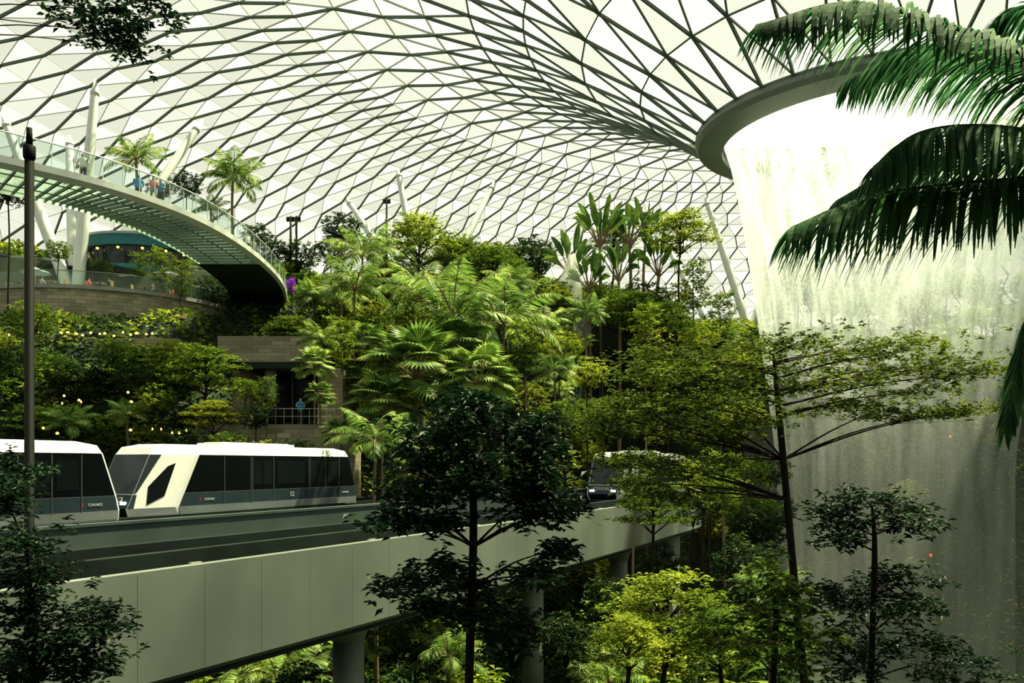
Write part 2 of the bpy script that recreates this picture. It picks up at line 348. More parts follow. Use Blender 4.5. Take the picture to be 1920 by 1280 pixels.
# ---------------------------------------------------------------- plant crowns
def frond(g,root,az,L,e0,droop,nl,ll,lw,m=0,mr=1,curl=.4):
    pts=[];p=np.array(root,float);n=9;h=np.array([math.cos(az),math.sin(az),0]);
    for i in range(n):
        t=i/(n-1);e=e0-droop*t**1.3;pts.append(p.copy());p=p+(h*math.cos(e)+np.array([0,0,math.sin(e)]))*L/(n-1)
    pts=np.array(pts);tube(g,pts,np.linspace(.014,.003,n)*L,4,mr)
    ts=np.linspace(.14,1,nl);seg=ts*(n-1);i0=np.clip(seg.astype(int),0,n-2);f=(seg-i0)[:,None]
    c=pts[i0]*(1-f)+pts[i0+1]*f;T=unit(pts[i0+1]-pts[i0]);side=np.array([-h[1],h[0],0])
    prof_=np.sin(np.clip(ts,0,.97)*math.pi*.93+.18)**.7
    for s in(-1,1):
        d=T*.55+side*s*.8+np.array([0,0,-curl])+rng.normal(0,.05,(nl,3))
        nn=np.cross(T,side*s)*s+side*s*.25
        leaves(g,c,d,nn,ll*prof_,lw,m,fold=.05)
def feather_crown(nf,ll=.34,seed=0):
    g=Geo()
    for i in range(nf):
        az=i*2.4+random.uniform(-.2,.2);u=i/nf
        frond(g,(0,0,0),az,random.uniform(.85,1.15),1.35-1.25*u,1.2+.5*u,36,ll,.027)
    return g.mesh('feather_fronds',[LP,BARKL])
def fan_leaf(g,root,az,el,pl,fl,ns=20,m=0):
    h=np.array([math.cos(az)*math.cos(el),math.sin(az)*math.cos(el),math.sin(el)]);r=np.array(root,float);e=r+h*pl
    tube(g,[r,r+h*pl*.5+np.array([0,0,.03]),e],[.012,.01,.008],4,1)
    side=np.array([-math.sin(az),math.cos(az),0]);fw=unit(h*np.array([1,1,1])+np.array([0,0,-.55]));up=np.cross(fw,side)
    a=np.linspace(-2.2,2.2,ns);d=np.cos(a)[:,None]*fw+np.sin(a)[:,None]*side+up*.1
    d[:,2]-=.12
    leaves(g,np.tile(e,(ns,1)),d,np.tile(up,(ns,1)),fl*(1-.12*np.abs(a)/2.2),fl*.16,m,fold=.15)
def fan_crown():
    g=Geo()
    for i in range(24):
        u=i/24;fan_leaf(g,(0,0,0),i*2.4+random.uniform(-.2,.2),1.3-1.7*u,random.uniform(.5,.68),random.uniform(.36,.46),26)
    return g.mesh('fan_fronds',[LP,BARKL])
def blade(g,base,d,side,L,Wd,nseg=6,droop=.25,m=0,fold=.25):
    p=np.array(base,float);d=unit(d);side=unit(side);V=[]
    up=np.cross(side,d)
    for i in range(nseg+1):
        t=i/nseg;w=Wd*.5*math.sin(math.pi*min(max(t*.94+.04,0),1))**.6*random.uniform(.85,1.1)
        V+= [p+side*w+up*w*fold,p.copy(),p-side*w+up*w*fold]
        dd=unit(d+np.array([0,0,-droop*t*1.5]));p=p+dd*L/nseg
    Q=[]
    for i in range(nseg):
        a=i*3;Q+=[(a,a+1,a+4,a+3),(a+1,a+2,a+5,a+4)]
    g.add(V,Q,m)
def ravenala(spread):
    g=Geo();n=14
    for i in range(n):
        a=(i/(n-1)-.5)*spread+random.uniform(-.12,.12);d=np.array([math.sin(a),random.uniform(-.18,.18),math.cos(a)])
        pl=.52*random.uniform(.6,1.15);e=d*pl;tube(g,[(0,0,0),e*.5,e],[.022,.016,.012],4,1)
        th=random.uniform(-1.2,1.2);side=np.array([math.cos(a)*math.cos(th),math.sin(th),-math.sin(a)*math.cos(th)])
        blade(g,e,d,side,random.uniform(.42,.64),.17,9,.25+.45*abs(math.sin(a))*random.uniform(.5,1.6))
    return g.mesh('paddle_leaves',[LRV,BARKL])
def banana():
    g=Geo()
    for i in range(11):
        az=i*2.4;el=random.uniform(.5,1.3);d=np.array([math.cos(az)*math.cos(el),math.sin(az)*math.cos(el),math.sin(el)])
        blade(g,d*.08,d,(-math.sin(az),math.cos(az),0),random.uniform(.8,1.1),.24,7,.9)
    tube(g,[(0,0,-.1),(0,0,.15)],[.05,.02],6,1);return g.mesh('banana_leaves',[LM,BARKL])
def round_crown(nc,m,L=.13,fl=.8,nl=10):
    g=Geo();c=unit(rng.normal(0,1,(nc,3)))*rng.uniform(.35,1,(nc,1))**.6;c[:,2]*=fl
    bump=rng.normal(0,1,(9,3));bump=unit(bump)
    f=np.max(c@bump.T,axis=1);c=c*(.72+.33*f[:,None])
    rosettes(g,c,nl,L,L*.5)
    for i in range(9):
        e=c[i*7%nc]*.8;tube(g,[(0,0,-.75),(e[0]*.3,e[1]*.3,-.3),e],[.035,.022,.008],5,1)
    return g.mesh('round_foliage',[m,BARK])
def layered_crown(m,L=.075):
    g=Geo()
    for li,(z,rr,k) in enumerate(((-.38,.95,6),(-.12,.85,6),(.1,.62,5),(.28,.35,3))):
        for i in range(k):
            a=i*2*math.pi/k+li*.7+random.uniform(-.3,.3);r=rr*random.uniform(.55,.8);c=np.array([r*math.cos(a),r*math.sin(a),z+random.uniform(-.05,.05)])
            n=40;q=rng.normal(0,1,(n,3))*np.array([.18,.18,.03])+c;rosettes(g,q,7,L,L*.45,lo=-.2,hi=.4)
            tube(g,[(0,0,z-.35),(c[0]*.5,c[1]*.5,z-.1),c],[.018,.012,.006],4,1)
    tube(g,[(0,0,-.8),(.02,0,-.3),(0,0,.25)],[.03,.022,.008],5,1)
    return g.mesh('layered_foliage',[m,BARK])
def slender_crown(m):
    g=Geo()
    for i in range(16):
        z=-1+i*.13;a=i*2.4;r=.5*(1-abs(z)*.35);e=np.array([r*math.cos(a),r*math.sin(a),z+.12])
        tube(g,[(0,0,z-.1),e],[.012,.005],4,1);rosettes(g,rng.normal(0,1,(18,3))*np.array([.16,.16,.06])+e*.8,7,.10,.045)
    tube(g,[(0,0,-1.1),(0,0,1)],[.02,.006],5,1);return g.mesh('slender_foliage',[m,BARK])
def trunkmesh(m,bend,name,flare=1.5):
    g=Geo();n=11;k=8;ang=np.arange(k)*2*math.pi/k;V=[]
    for i in range(n):
        a=i/(n-1);r=(1+(flare-1)*(1-a)**6)*(1-.35*a);bx=bend*math.sin(a*math.pi);by=bend*.6*math.sin(2*a*math.pi)
        V.append(np.stack([bx+r*np.cos(ang),by+r*np.sin(ang),np.full(k,a)],1))
    Q=[(i*k+j,i*k+(j+1)%k,(i+1)*k+(j+1)%k,(i+1)*k+j) for i in range(n-1) for j in range(k)]
    g.add(np.concatenate(V),Q);return g.mesh(name,[m],True)
TRK_={'l':[trunkmesh(BARKL,b,'palm_trunk') for b in(.6,-1.0)],'d':[trunkmesh(BARK,b,'tree_trunk') for b in(1.2,-1.6)]}
MODELS={
 'feather_palm':([feather_crown(14),feather_crown(18),feather_crown(12,.3)],'l',.0,'feather palm with arching pinnate fronds','palm'),
 'fan_palm':([fan_crown(),fan_crown()],'l',.0,'fan palm with round pleated leaves','palm'),
 'travellers_palm':([ravenala(1.3),ravenala(1.8),ravenala(1.6)],'l',.0,'tall palm with a flat fan of paddle-shaped leaves','palm'),
 'banana_plant':([banana()],'l',.0,'banana-like plant with broad drooping leaves','plant'),
 'broadleaf_tree':([round_crown(280,LM,.11),round_crown(300,LD,.11)],'d',.6,'rounded broadleaf tree with dense green foliage','tree'),
 'bright_tree':([round_crown(270,LB,.105),round_crown(270,LY,.10)],'d',.6,'small tree with sunlit yellow-green foliage','tree'),
 'layered_tree':([layered_crown(LB),layered_crown(LM)],'d',.65,'slim tree with flat tiers of small leaves','tree'),
 'yellow_layered_tree':([layered_crown(LY)],'d',.65,'slim tree with tiers of yellow-green leaves','tree'),
 'slender_tree':([slender_crown(LB),slender_crown(LM)],'l',.9,'slender young tree with a narrow open crown','tree'),
 'shrub':([round_crown(160,LM,.17,.7,9),round_crown(160,LB,.16,.7,9),round_crown(160,LD,.17,.7,9)],'d',.5,'low rounded shrub growing on the planted slope','shrub'),
}
REAL={'bright_tree':'broadleaf_tree','yellow_layered_tree':'layered_tree'}
def plant(kind,x,y,zc,R,tr=None,var=None,group=None,label=None,rz=None,zs=1.0):
    ms,tk,below,lab,cat=MODELS[kind];base=gz(x,y)-.2
    zc=max(zc,base+R*.5)
    e=top(REAL.get(kind,kind),label or lab,cat,None,(x,y,base),group)
    H=zc-base;th=max(H-below*R,.3);tr=tr or max(.06,R*.04)
    c=ms[random.randrange(len(ms)) if var is None else var%len(ms)]
    e.rotation_euler=(0,0,random.uniform(0,6.28) if rz is None else rz)
    part('trunk',random.choice(TRK_[tk]),e,(0,0,0),(tr,tr,th))
    part('foliage' if kind not in('feather_palm','fan_palm') else 'fronds',c,e,(0,0,H),(R,R,R*zs))
    return e
def at(kind,px,py,d,Rpx,**k):
    w=W(px,py,d);
    if kind=='travellers_palm': k['rz']=random.uniform(-.7,.7);k['zs']=1.2
    return plant(kind,w.x,w.y,w.z,Rpx/F*d,**k)
EXPL=[
 ('feather_palm',255,300,90,62,.22,0),('feather_palm',437,335,95,68,.2,1),('broadleaf_tree',350,345,90,32,None,1),('feather_palm',395,395,92,40,.15,0),
 ('broadleaf_tree',300,355,92,26,None,1),('broadleaf_tree',480,440,94,30,None,1),
 ('feather_palm',680,480,84,80,.14,0),('feather_palm',665,545,72,85,.12,1),('feather_palm',735,505,88,70,.15,2),('feather_palm',640,560,78,60,.12,2),
 ('feather_palm',850,600,62,135,.16,1),('feather_palm',790,560,70,105,.15,2),('feather_palm',945,610,66,120,.16,0),('feather_palm',900,570,74,90,.14,1),
 ('fan_palm',780,710,56,120,.16,0),('fan_palm',850,665,60,105,.16,1),('fan_palm',720,770,54,85,.14,1),('fan_palm',900,720,55,90,.14,0),('fan_palm',590,690,58,48,.1,0),
 ('feather_palm',600,640,66,55,.1,1),('fan_palm',690,650,66,55,.12,0),('feather_palm',705,830,44,95,.12,0),('feather_palm',585,560,80,50,.12,1),
 ('feather_palm',955,535,90,60,.13,0),('fan_palm',600,745,56,36,.1,0),('feather_palm',1100,590,84,50,.12,1),('feather_palm',1020,610,80,55,.12,2),('feather_palm',1040,700,66,60,.12,1),
 ('slender_tree',760,600,60,60,.10,1),('slender_tree',985,650,60,60,.10,1),('layered_tree',930,700,57,60,.10,1),('slender_tree',640,640,60,50,.09,0),
 ('layered_tree',785,440,92,85,.18,0),('layered_tree',860,470,98,65,.18,1),('layered_tree',925,490,96,75,.18,1),('broadleaf_tree',640,430,98,42,None,1),
 ('broadleaf_tree',985,490,104,52,None,1),('broadleaf_tree',905,495,108,60,None,0),('broadleaf_tree',820,510,104,55,None,1),('broadleaf_tree',1000,480,112,50,None,1),
 ('travellers_palm',1072,520,100,76,.3,1),('travellers_palm',1125,465,104,78,.3,0),('travellers_palm',1180,465,106,74,.3,2),('travellers_palm',1235,520,102,70,.3,1),
 ('travellers_palm',1160,530,96,70,.25,2),('travellers_palm',1210,455,108,62,.25,0),('travellers_palm',1105,545,94,58,.22,1),
 ('broadleaf_tree',1130,570,95,50,None,0),('broadleaf_tree',1200,560,99,48,None,1),('layered_tree',1080,570,97,50,.12,0),('bright_tree',1260,560,99,40,None,0),
 ('layered_tree',1275,425,98,72,.16,0),('layered_tree',1190,570,92,62,.14,1),('layered_tree',1250,590,84,58,.12,1),('layered_tree',1150,440,112,50,.16,1),
 ('slender_tree',1210,620,80,55,.13,0),('slender_tree',1300,540,100,56,.14,1),('slender_tree',1350,600,96,56,.13,1),('bright_tree',1310,630,90,42,None,0),
 ('bright_tree',1385,680,88,40,None,0),('bright_tree',1050,650,76,42,None,0),('bright_tree',1010,640,78,36,None,1),('bright_tree',1100,700,70,45,None,0),
 ('bright_tree',1230,700,72,48,None,0),('broadleaf_tree',1330,720,74,58,None,1),('bright_tree',990,750,62,45,None,1),('broadleaf_tree',1060,790,60,60,None,0),
 ('broadleaf_tree',1180,780,62,60,None,1),('bright_tree',1390,770,60,45,None,0),('broadleaf_tree',1330,800,70,60,None,0),
 ('broadleaf_tree',1400,890,54,50,None,0),('broadleaf_tree',1440,880,56,45,None,1),('broadleaf_tree',1300,960,54,36,None,1),('broadleaf_tree',1410,970,48,60,None,0),
 ('layered_tree',1060,860,57,40,.12,0),('broadleaf_tree',985,880,52,50,None,0),('layered_tree',1225,940,41,85,.12,1),('layered_tree',1320,900,45,80,.12,0),('slender_tree',1190,900,39,60,.09,1),
 ('layered_tree',385,680,60,85,.12,1),('yellow_layered_tree',330,660,64,60,.12,0),('slender_tree',340,520,76,40,.12,1),('broadleaf_tree',400,545,80,40,None,1),
 ('yellow_layered_tree',400,770,57,60,.1,0),('broadleaf_tree',480,780,55.5,34,None,1),('shrub',215,830,58,40,None,1),('bright_tree',200,840,57,38,None,0),
 ('broadleaf_tree',60,600,62,50,None,0),('broadleaf_tree',20,700,60,60,None,1),('broadleaf_tree',15,350,70,45,None,1),('slender_tree',262,500,78,30,.12,1),
 ('broadleaf_tree',190,500,73,22,None,1),('slender_tree',300,500,74,36,.1,0),('broadleaf_tree',110,470,74,26,None,0),
 ('broadleaf_tree',150,720,60,60,None,1),('broadleaf_tree',250,710,60,50,None,1),('feather_palm',130,800,56,60,.12,1),('feather_palm',240,780,57,50,.12,0),
 ('broadleaf_tree',100,690,58,42,None,0),('broadleaf_tree',210,660,61,36,None,0),('bright_tree',290,745,57,38,None,0),('layered_tree',60,780,56,55,.1,1),
 ('broadleaf_tree',620,470,92,35,None,1),('broadleaf_tree',560,480,100,40,None,1),('broadleaf_tree',510,470,100,36,None,1),('shrub',460,730,58,30,None,0),('slender_tree',500,740,57,38,.08,1),
 ('broadleaf_tree',430,840,54,45,None,0),('broadleaf_tree',560,850,54,42,None,1),('fan_palm',640,820,53,50,.1,1),('bright_tree',500,850,53.5,36,None,0),('broadleaf_tree',360,830,55,45,None,1),
 ('slender_tree',1355,900,42,60,.12,1),('layered_tree',1250,1130,30,150,.14,0),('layered_tree',1180,1190,27,90,.12,0),('layered_tree',1350,1180,28,100,.12,1),
 ('broadleaf_tree',1120,1120,44,70,None,1),('broadleaf_tree',960,1180,40,80,None,1),('broadleaf_tree',1060,1200,34,70,None,1),('broadleaf_tree',780,1190,36,80,None,1),
 ('broadleaf_tree',1240,1060,48,50,None,1),('broadleaf_tree',1400,1060,40,80,None,1),('feather_palm',840,1230,30,90,.12,0),('broadleaf_tree',560,1300,30,80,None,1),
 ('feather_palm',1440,1120,24,90,.1,1),('broadleaf_tree',1450,960,52,50,None,1),('broadleaf_tree',1420,990,46,60,None,1),
]
for k,px,py,d,R,tr,v in EXPL: at(k,px,py,d,R,tr=tr,var=v)
def nearline(x,d,m=5):
    return float(dist_poly(np.array([x]),np.array([d]),NC)[0])<m or float(dist_poly(np.array([x]),np.array([d]),FC)[0])<m
sk=[(-60,600),(0,620),(430,640),(560,540),(700,510),(900,510),(1000,520),(1200,550),(1300,600),(1420,630),(1500,620),(1900,600)]
cnt=0
while cnt<270:
    px=random.uniform(-30,1430) if cnt<60 else random.uniform(540,1430);d=random.uniform(60,122);x=(px-960)/F*d
    if 400<px<650 and d<76: continue
    if px<480 and 66<d<100: continue
    if math.hypot(x-AX,d-AY)<22 or nearline(x,d): continue
    g0=gz(x,d)-CAM;lim=np.interp(px,[a for a,b in sk],[b for a,b in sk]);zmax=(HY-lim)/F*d
    k=random.choices(['feather_palm','fan_palm','broadleaf_tree','bright_tree','layered_tree','slender_tree','banana_plant'],[3,3,4,4,3,4,2])[0]
    R=random.uniform(1.4,2.8);h=random.uniform(2.0,6.5)
    zc=min(g0+h,zmax-R*.6)
    if zc<g0+.8: continue
    plant(k,x,d,CAM+zc,R);cnt+=1
cnt=0
while cnt<60:
    px=random.uniform(1440,1980);d=random.uniform(90,130);x=(px-960)/F*d
    if math.hypot(x-AX,d-AY)>104 or math.hypot(x-AX,d-AY)<19: continue
    R=random.uniform(2,3.6);plant(random.choice(['feather_palm','broadleaf_tree','bright_tree','layered_tree']),x,d,gz(x,d)+random.uniform(1.5,10),R);cnt+=1
cnt=0
while cnt<90:
    px=random.uniform(-30,1460);d=random.uniform(56,110);x=(px-960)/F*d
    if 400<px<660 and d<70: continue
    if px<450 and 66<d<98: continue
    if math.hypot(x-AX,d-AY)<25 or nearline(x,d): continue
    R=random.uniform(.9,1.9);plant('shrub',x,d,gz(x,d)+R*.6,R,tr=.06,group='shrubs on the planted slope');cnt+=1
cnt=0
while cnt<40:
    px=random.uniform(330,1500);d=random.uniform(26,50);x=(px-960)/F*d
    if float(dist_poly(np.array([x]),np.array([d]),NC)[0])<3: continue
    R=random.uniform(1.3,2.6);plant(random.choice(['broadleaf_tree','feather_palm','banana_plant','shrub']),x,d,CAM-random.uniform(8.5,11),R,var=1,label='shaded tropical plant growing under the elevated track');cnt+=1
# ---------------------------------------------------------------- near hero plants
def hero(name,label,root,fork,apex,pads,L,m,trr,ros=26,nl=7,depth=.8,drop=.32,arch=.06,lo=-.5,hi=.4,bend=.1):
    base=Vector(root);e=top(name,label,'tree',None,base)
    g=Geo();f=Vector(fork);ap=np.array(Vector(apex)-base,float);P=[Vector((0,0,0)),(f-base)*.35+Vector((bend,0,0)),(f-base)*.7+Vector((-bend,.05,0)),f-base,Vector(ap)]
    C=catmull([tuple(p) for p in P],5);rr=np.interp(np.arange(len(C)),[0,15,20],[trr*1.3,trr*.8,trr*.3]);tube(g,C,rr,8);part('trunk',g.mesh(name+'_trunk',[BARK],True),e)
    gf=Geo();gb=Geo();f0=np.array(f-base,float)
    for (c,rx,rz) in pads:
        c=np.array(c-base,float);dh=np.hypot(c[0]-f0[0],c[1]-f0[1]);zz=c[2]-drop*dh
        if zz>f0[2]: s=min((zz-f0[2])/max(ap[2]-f0[2],.01),1);st=f0*(1-s)+ap*s
        else:
            s=max(zz/max(f0[2],.1),.05);i=int(s*15);st=C[min(i,15)]
        mid=st*.5+c*.5+np.array([0,0,arch*dh])
        b=catmull([st,mid,c],4);tube(gb,b,np.linspace(trr*.30,trr*.08,len(b)),5)
        n=int(ros);q=rng.normal(0,1,(n,3))*np.array([rx*.5,depth*.5,rz*.45])+c
        for j in range(0,n,6):
            tube(gb,[b[-1-(j//6)%3],q[j]],[trr*.06,trr*.02],3)
        rosettes(gf,q,nl,L,L*.45,lo=lo,hi=hi)
    part('branches',gb.mesh(name+'_branches',[BARK]),e);part('foliage',gf.mesh(name+'_foliage',[m]),e)
    return e
def pads(L,d,j=1.0):
    out=[]
    for px,py,rx,ry in L:
        dd=d+random.uniform(-j,j);out.append((W(px,py,dd),rx/F*d,ry/F*d))
    return out
def rt(px,d): x=(px-960)/F*d;return (x,d,gz(x,d)-.2)
hero('canopy_tree','slim dark-trunked tree with wide flat leafy tiers beside the waterfall',rt(1590,16),W(1463,800,16),W(1450,665,16.2),pads([
 (1240,665,90,14),(1330,680,100,15),(1170,750,80,16),(1250,755,110,17),(1360,755,100,18),(1440,690,100,17),(1540,665,110,16),(1660,650,110,16),(1760,690,90,18),
 (1600,710,120,20),(1720,735,110,20),(1820,700,60,16),(1800,770,55,15),(1150,810,75,18),(1270,815,90,18),(1490,645,80,14),(1390,650,70,12),(1640,770,80,14),(1290,705,110,17),(1350,820,70,17),
 (1400,730,90,17),(1530,720,90,16),(1200,695,70,15),(1120,780,60,15),(1210,785,80,17),(1700,690,100,18),(1560,760,60,13),(1720,780,60,12),(1680,660,90,15),(1400,790,60,13),
 (1215,860,60,16),(1290,885,70,16),(1350,865,60,14),(1235,925,60,14),(1310,940,55,14),(1150,865,40,12),(1190,905,60,14)],16,1.3),.10,LHR,.085,ros=100,nl=8,depth=1.7,drop=.17,arch=.03,lo=-.25,hi=.3,bend=.0)
hero('dark_tree','young tree with drooping glossy shade-darkened green leaves next to the track',rt(895,14),W(888,960,14),W(872,775,14),pads([
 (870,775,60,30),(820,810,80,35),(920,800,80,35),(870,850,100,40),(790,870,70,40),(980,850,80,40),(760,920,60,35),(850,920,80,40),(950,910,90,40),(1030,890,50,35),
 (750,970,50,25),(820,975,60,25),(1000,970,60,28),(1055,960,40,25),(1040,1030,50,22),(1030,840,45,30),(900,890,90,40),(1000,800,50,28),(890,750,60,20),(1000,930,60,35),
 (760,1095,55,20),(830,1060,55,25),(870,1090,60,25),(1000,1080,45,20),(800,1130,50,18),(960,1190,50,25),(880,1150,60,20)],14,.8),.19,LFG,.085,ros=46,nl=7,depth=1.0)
hero('dark_tree','small tree with clustered shade-darkened leaves in front of the waterfall',rt(1660,13),W(1640,1050,13),W(1635,950,13),pads([
 (1560,960,45,22),(1620,935,60,28),(1680,950,50,28),(1710,985,40,20),(1600,990,55,22),(1560,1110,40,25),(1640,1090,50,25),(1700,1080,50,22),(1660,1140,60,25),(1600,1150,50,25),(1570,1010,40,20),
 (1720,1130,35,18),(1590,1210,60,30),(1680,1220,60,25),(1770,1205,55,18),(1810,1240,40,15),(1780,1270,60,18),(1620,1260,70,25)],13,.7),.13,LFG,.06,ros=40,nl=7,depth=.8)
hero('leafy_tree','young tree with long mid-green leaves below the canopy tree',rt(1460,15),W(1455,1160,15),W(1450,1080,15),pads([
 (1450,1080,40,40),(1410,1130,50,30),(1490,1130,50,35),(1440,1180,60,35),(1530,1190,50,30),(1390,1210,50,30),(1480,1240,60,30)],15,.8),.22,LM,.07,ros=26,nl=7,depth=.9)
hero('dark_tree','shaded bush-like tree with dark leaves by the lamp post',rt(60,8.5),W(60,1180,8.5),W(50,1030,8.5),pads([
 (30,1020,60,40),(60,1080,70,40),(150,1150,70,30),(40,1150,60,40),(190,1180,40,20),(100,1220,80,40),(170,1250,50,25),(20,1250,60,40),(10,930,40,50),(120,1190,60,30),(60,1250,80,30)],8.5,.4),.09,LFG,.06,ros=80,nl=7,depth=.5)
hero('overhanging_tree','tree with a thin shade-darkened leafy branch reaching over the view',rt(-420,8),W(-330,150,8),W(-300,40,8),pads([
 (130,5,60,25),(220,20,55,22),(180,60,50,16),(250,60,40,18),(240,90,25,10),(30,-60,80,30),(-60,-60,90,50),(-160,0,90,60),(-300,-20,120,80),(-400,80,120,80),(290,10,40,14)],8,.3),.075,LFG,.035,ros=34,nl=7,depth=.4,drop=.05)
hero('dark_tree','shade-darkened tree whose leafy edge grows by the lamp post',rt(-60,10),W(-60,900,10),W(-60,760,10),pads([(-20,850,50,50),(30,900,40,30),(-30,950,60,50),(60,880,30,15),(-60,760,60,60),(-20,1000,50,40)],10,.4),.1,LFG,.08,ros=26,nl=7,depth=.5)
def hero_palm():
    c0=W(2090,270,7.4);bx,by=c0.x,c0.y;base=Vector((bx,by,gz(bx,by)-.2))
    e=top('feather_palm','tall palm with long drooping dark green fronds framing the waterfall','palm',None,base)
    g=Geo();tube(g,[(0,0,0),(.1,0,(c0.z-base.z)*.5),(0,0,c0.z-base.z)],[.2,.15,.13],10);part('trunk',g.mesh('hero_palm_trunk',[BARKL],True),e)
    FR=[([(2090,260,7.4),(1930,110,7.1),(1760,45,6.9),(1590,5,6.6),(1425,45,6.3)],.88),
        ([(2090,270,7.4),(1960,150,7.7),(1830,90,7.9),(1700,95,8.1),(1590,150,8.3)],.85),
        ([(2090,280,7.4),(1960,250,7.0),(1830,235,6.8),(1720,250,6.6),(1640,310,6.5)],1.0),
        ([(2090,285,7.4),(1950,290,7.6),(1820,285,7.7),(1690,310,7.8),(1570,375,7.8)],.9),
        ([(2090,290,7.4),(1940,330,7.2),(1780,345,7.0),(1620,370,6.9),(1485,425,6.8)],1.08),
        ([(2090,300,7.4),(2010,430,7.5),(1950,560,7.5),(1905,700,7.5),(1885,800,7.5)],.6),
        ([(2090,260,7.4),(2030,90,7.6),(1960,20,7.8),(1890,20,8.0),(1840,70,8.2)],.6),
        ([(2090,250,7.4),(2200,60,7.4),(2350,40,7.4),(2500,150,7.4)],.7),([(2090,280,7.4),(2150,200,6.6),(2250,200,5.8),(2350,320,5.2)],.7),
        ([(2090,280,7.4),(2050,150,8.6),(2060,150,9.6),(2080,260,10.4)],.7)]
    for pts,ll in FR:
        C=catmull([tuple(W(*p)-base) for p in pts],14);g=Geo();tube(g,C,np.linspace(.022,.004,len(C)),6,1)
        seg=np.linalg.norm(np.diff(C,axis=0),axis=1);s=np.concatenate([[0],np.cumsum(seg)]);n=int(s[-1]/.026)
        for u in np.linspace(s[-1]*.1,s[-1],n):
            c=np.array([np.interp(u,s,C[:,i]) for i in range(3)]);c2=np.array([np.interp(min(u+.05,s[-1]),s,C[:,i]) for i in range(3)]);c1=np.array([np.interp(u-.05,s,C[:,i]) for i in range(3)])
            T=unit(c2-c1);sd=unit(np.cross(T,[0,0,1.]));t=u/s[-1];L=ll*(math.sin(min(t,.97)*math.pi*.9+.2)**.6)*random.uniform(.85,1.08)
            for sg in(-1,1):
                d=unit(T*.6+sd*sg*.55+np.array([0,0,-.02])+rng.normal(0,.06,3));p=c.copy();wv=unit(np.cross(d,[0,0,1.]) if abs(d[2])<.95 else T);V=[]
                N=6;cu=random.uniform(.2,.32)
                for k in range(N+1):
                    w=.019*math.sin(math.pi*(.12+.86*k/N))**.7;V+=[p+wv*w,p-wv*w]
                    d=unit(d+np.array([0,0,-cu]));p=p+d*L/N
                g.add(V,[(2*k,2*k+1,2*k+3,2*k+2) for k in range(N)],0)
        part('frond',g.mesh('hero_frond',[LFR,STEM]),e)
hero_palm()
# ---------------------------------------------------------------- lamp post
w=W(55,240,14);b=gz(w.x,w.y)
e=top('lamp_post','tall slim black metal lamp post','lamp post',None,(w.x,w.y,b))
H=w.z-b
g=Geo();tube(g,[(0,0,0),(0,0,.6),(0,0,.62),(0,0,H-.55)],[.16,.16,.09,.075],12,cap=True);part('pole',g.mesh('pole',[BLACK],True),e)
g=Geo();tube(g,[(0,0,H-.55),(0,0,H-.5),(0,0,H-.32),(0,0,H-.3)],[.085,.1,.1,.06],12,cap=True);tube(g,[(0,0,H-.3),(0,0,H)],[.055,.045],10,cap=True);part('lamp_head',g.mesh('head',[BLACK],True),e)
for px,py,d,base in((545,405,100,560),(556,405,101,560),(725,372,108,500)):
    w=W(px,py,d);b=gz(w.x,w.y);e=top('light_mast','slim dark mast carrying spotlights above the trees','light mast',None,(w.x,w.y,b),'spotlight masts')
    g=Geo();tube(g,[(0,0,0),(0,0,w.z-b)],[.16,.12],8,cap=True);part('pole',g.mesh('m',[DARK2],True),e)
    for s in(-1,1):
        g=Geo();box(g,(s*.3,0,w.z-b-.4),(.4,.35,.5));part('spotlight',g.mesh('s',[DARK2]),e)
# ---------------------------------------------------------------- roof support columns
def hit(px,py):
    d=35.
    while d<210:
        w=W(px,py,d)
        if w.z-CAM>=prof(min(max(math.hypot(w.x-AX,w.y-AY),R0),111.9)) : return w
        if math.hypot(w.x-AX,w.y-AY)>111.5: return w
        d+=.25
    return w
def cols(base,tops,grp):
    for px,py in tops:
        t=hit(px,py);bb=Vector(base)
        e=top('roof_column','round white steel column leaning up to the glass roof','column',None,bb,grp);g=Geo();d=t-bb
        tube(g,[(0,0,0),tuple(d*.05),tuple(d*.5),tuple(d*.93),tuple(d)],[.5,.62,.6,.42,.18],14,cap=True);part('shaft',g.mesh('shaft',[WHITE],True),e)
        g=Geo();tube(g,[tuple(d*.93),tuple(d*.95)],[.46,.46],14,cap=True);part('collar',g.mesh('collar',[WHITE],True),e)
cols((-44.7,82,CAM+16),[(180,150),(380,225),(5,215),(130,255)],'leaning roof columns on the terrace')
w=W(800,590,108);cols((w.x,w.y,gz(w.x,w.y)-.3),[(745,315),(928,340),(648,370)],'leaning roof columns among the trees')
w=W(1405,600,122);cols((w.x,w.y,gz(w.x,w.y)-.3),[(1322,368),(1500,380)],'leaning roof columns among the trees')
w=W(1340,560,128);cols((w.x,w.y,gz(w.x,w.y)-.3),[(1240,440)],'leaning roof columns among the trees')
w=W(1060,590,94);e=top('flared_plume','pale translucent flared veil of mist standing among palms','plume',None,(w.x,w.y,gz(w.x,w.y)-.5))  # translucent cone shaped as a plume of mist
g=Geo();tube(g,[(0,0,0),(0,0,2),(.2,0,4),(.5,0,6),(.7,0,8),(.8,0,10)],[3.4,2.7,2.1,1.5,1.0,.4],20,cap=True);part('veil',g.mesh('pb',[VEIL],True),e)
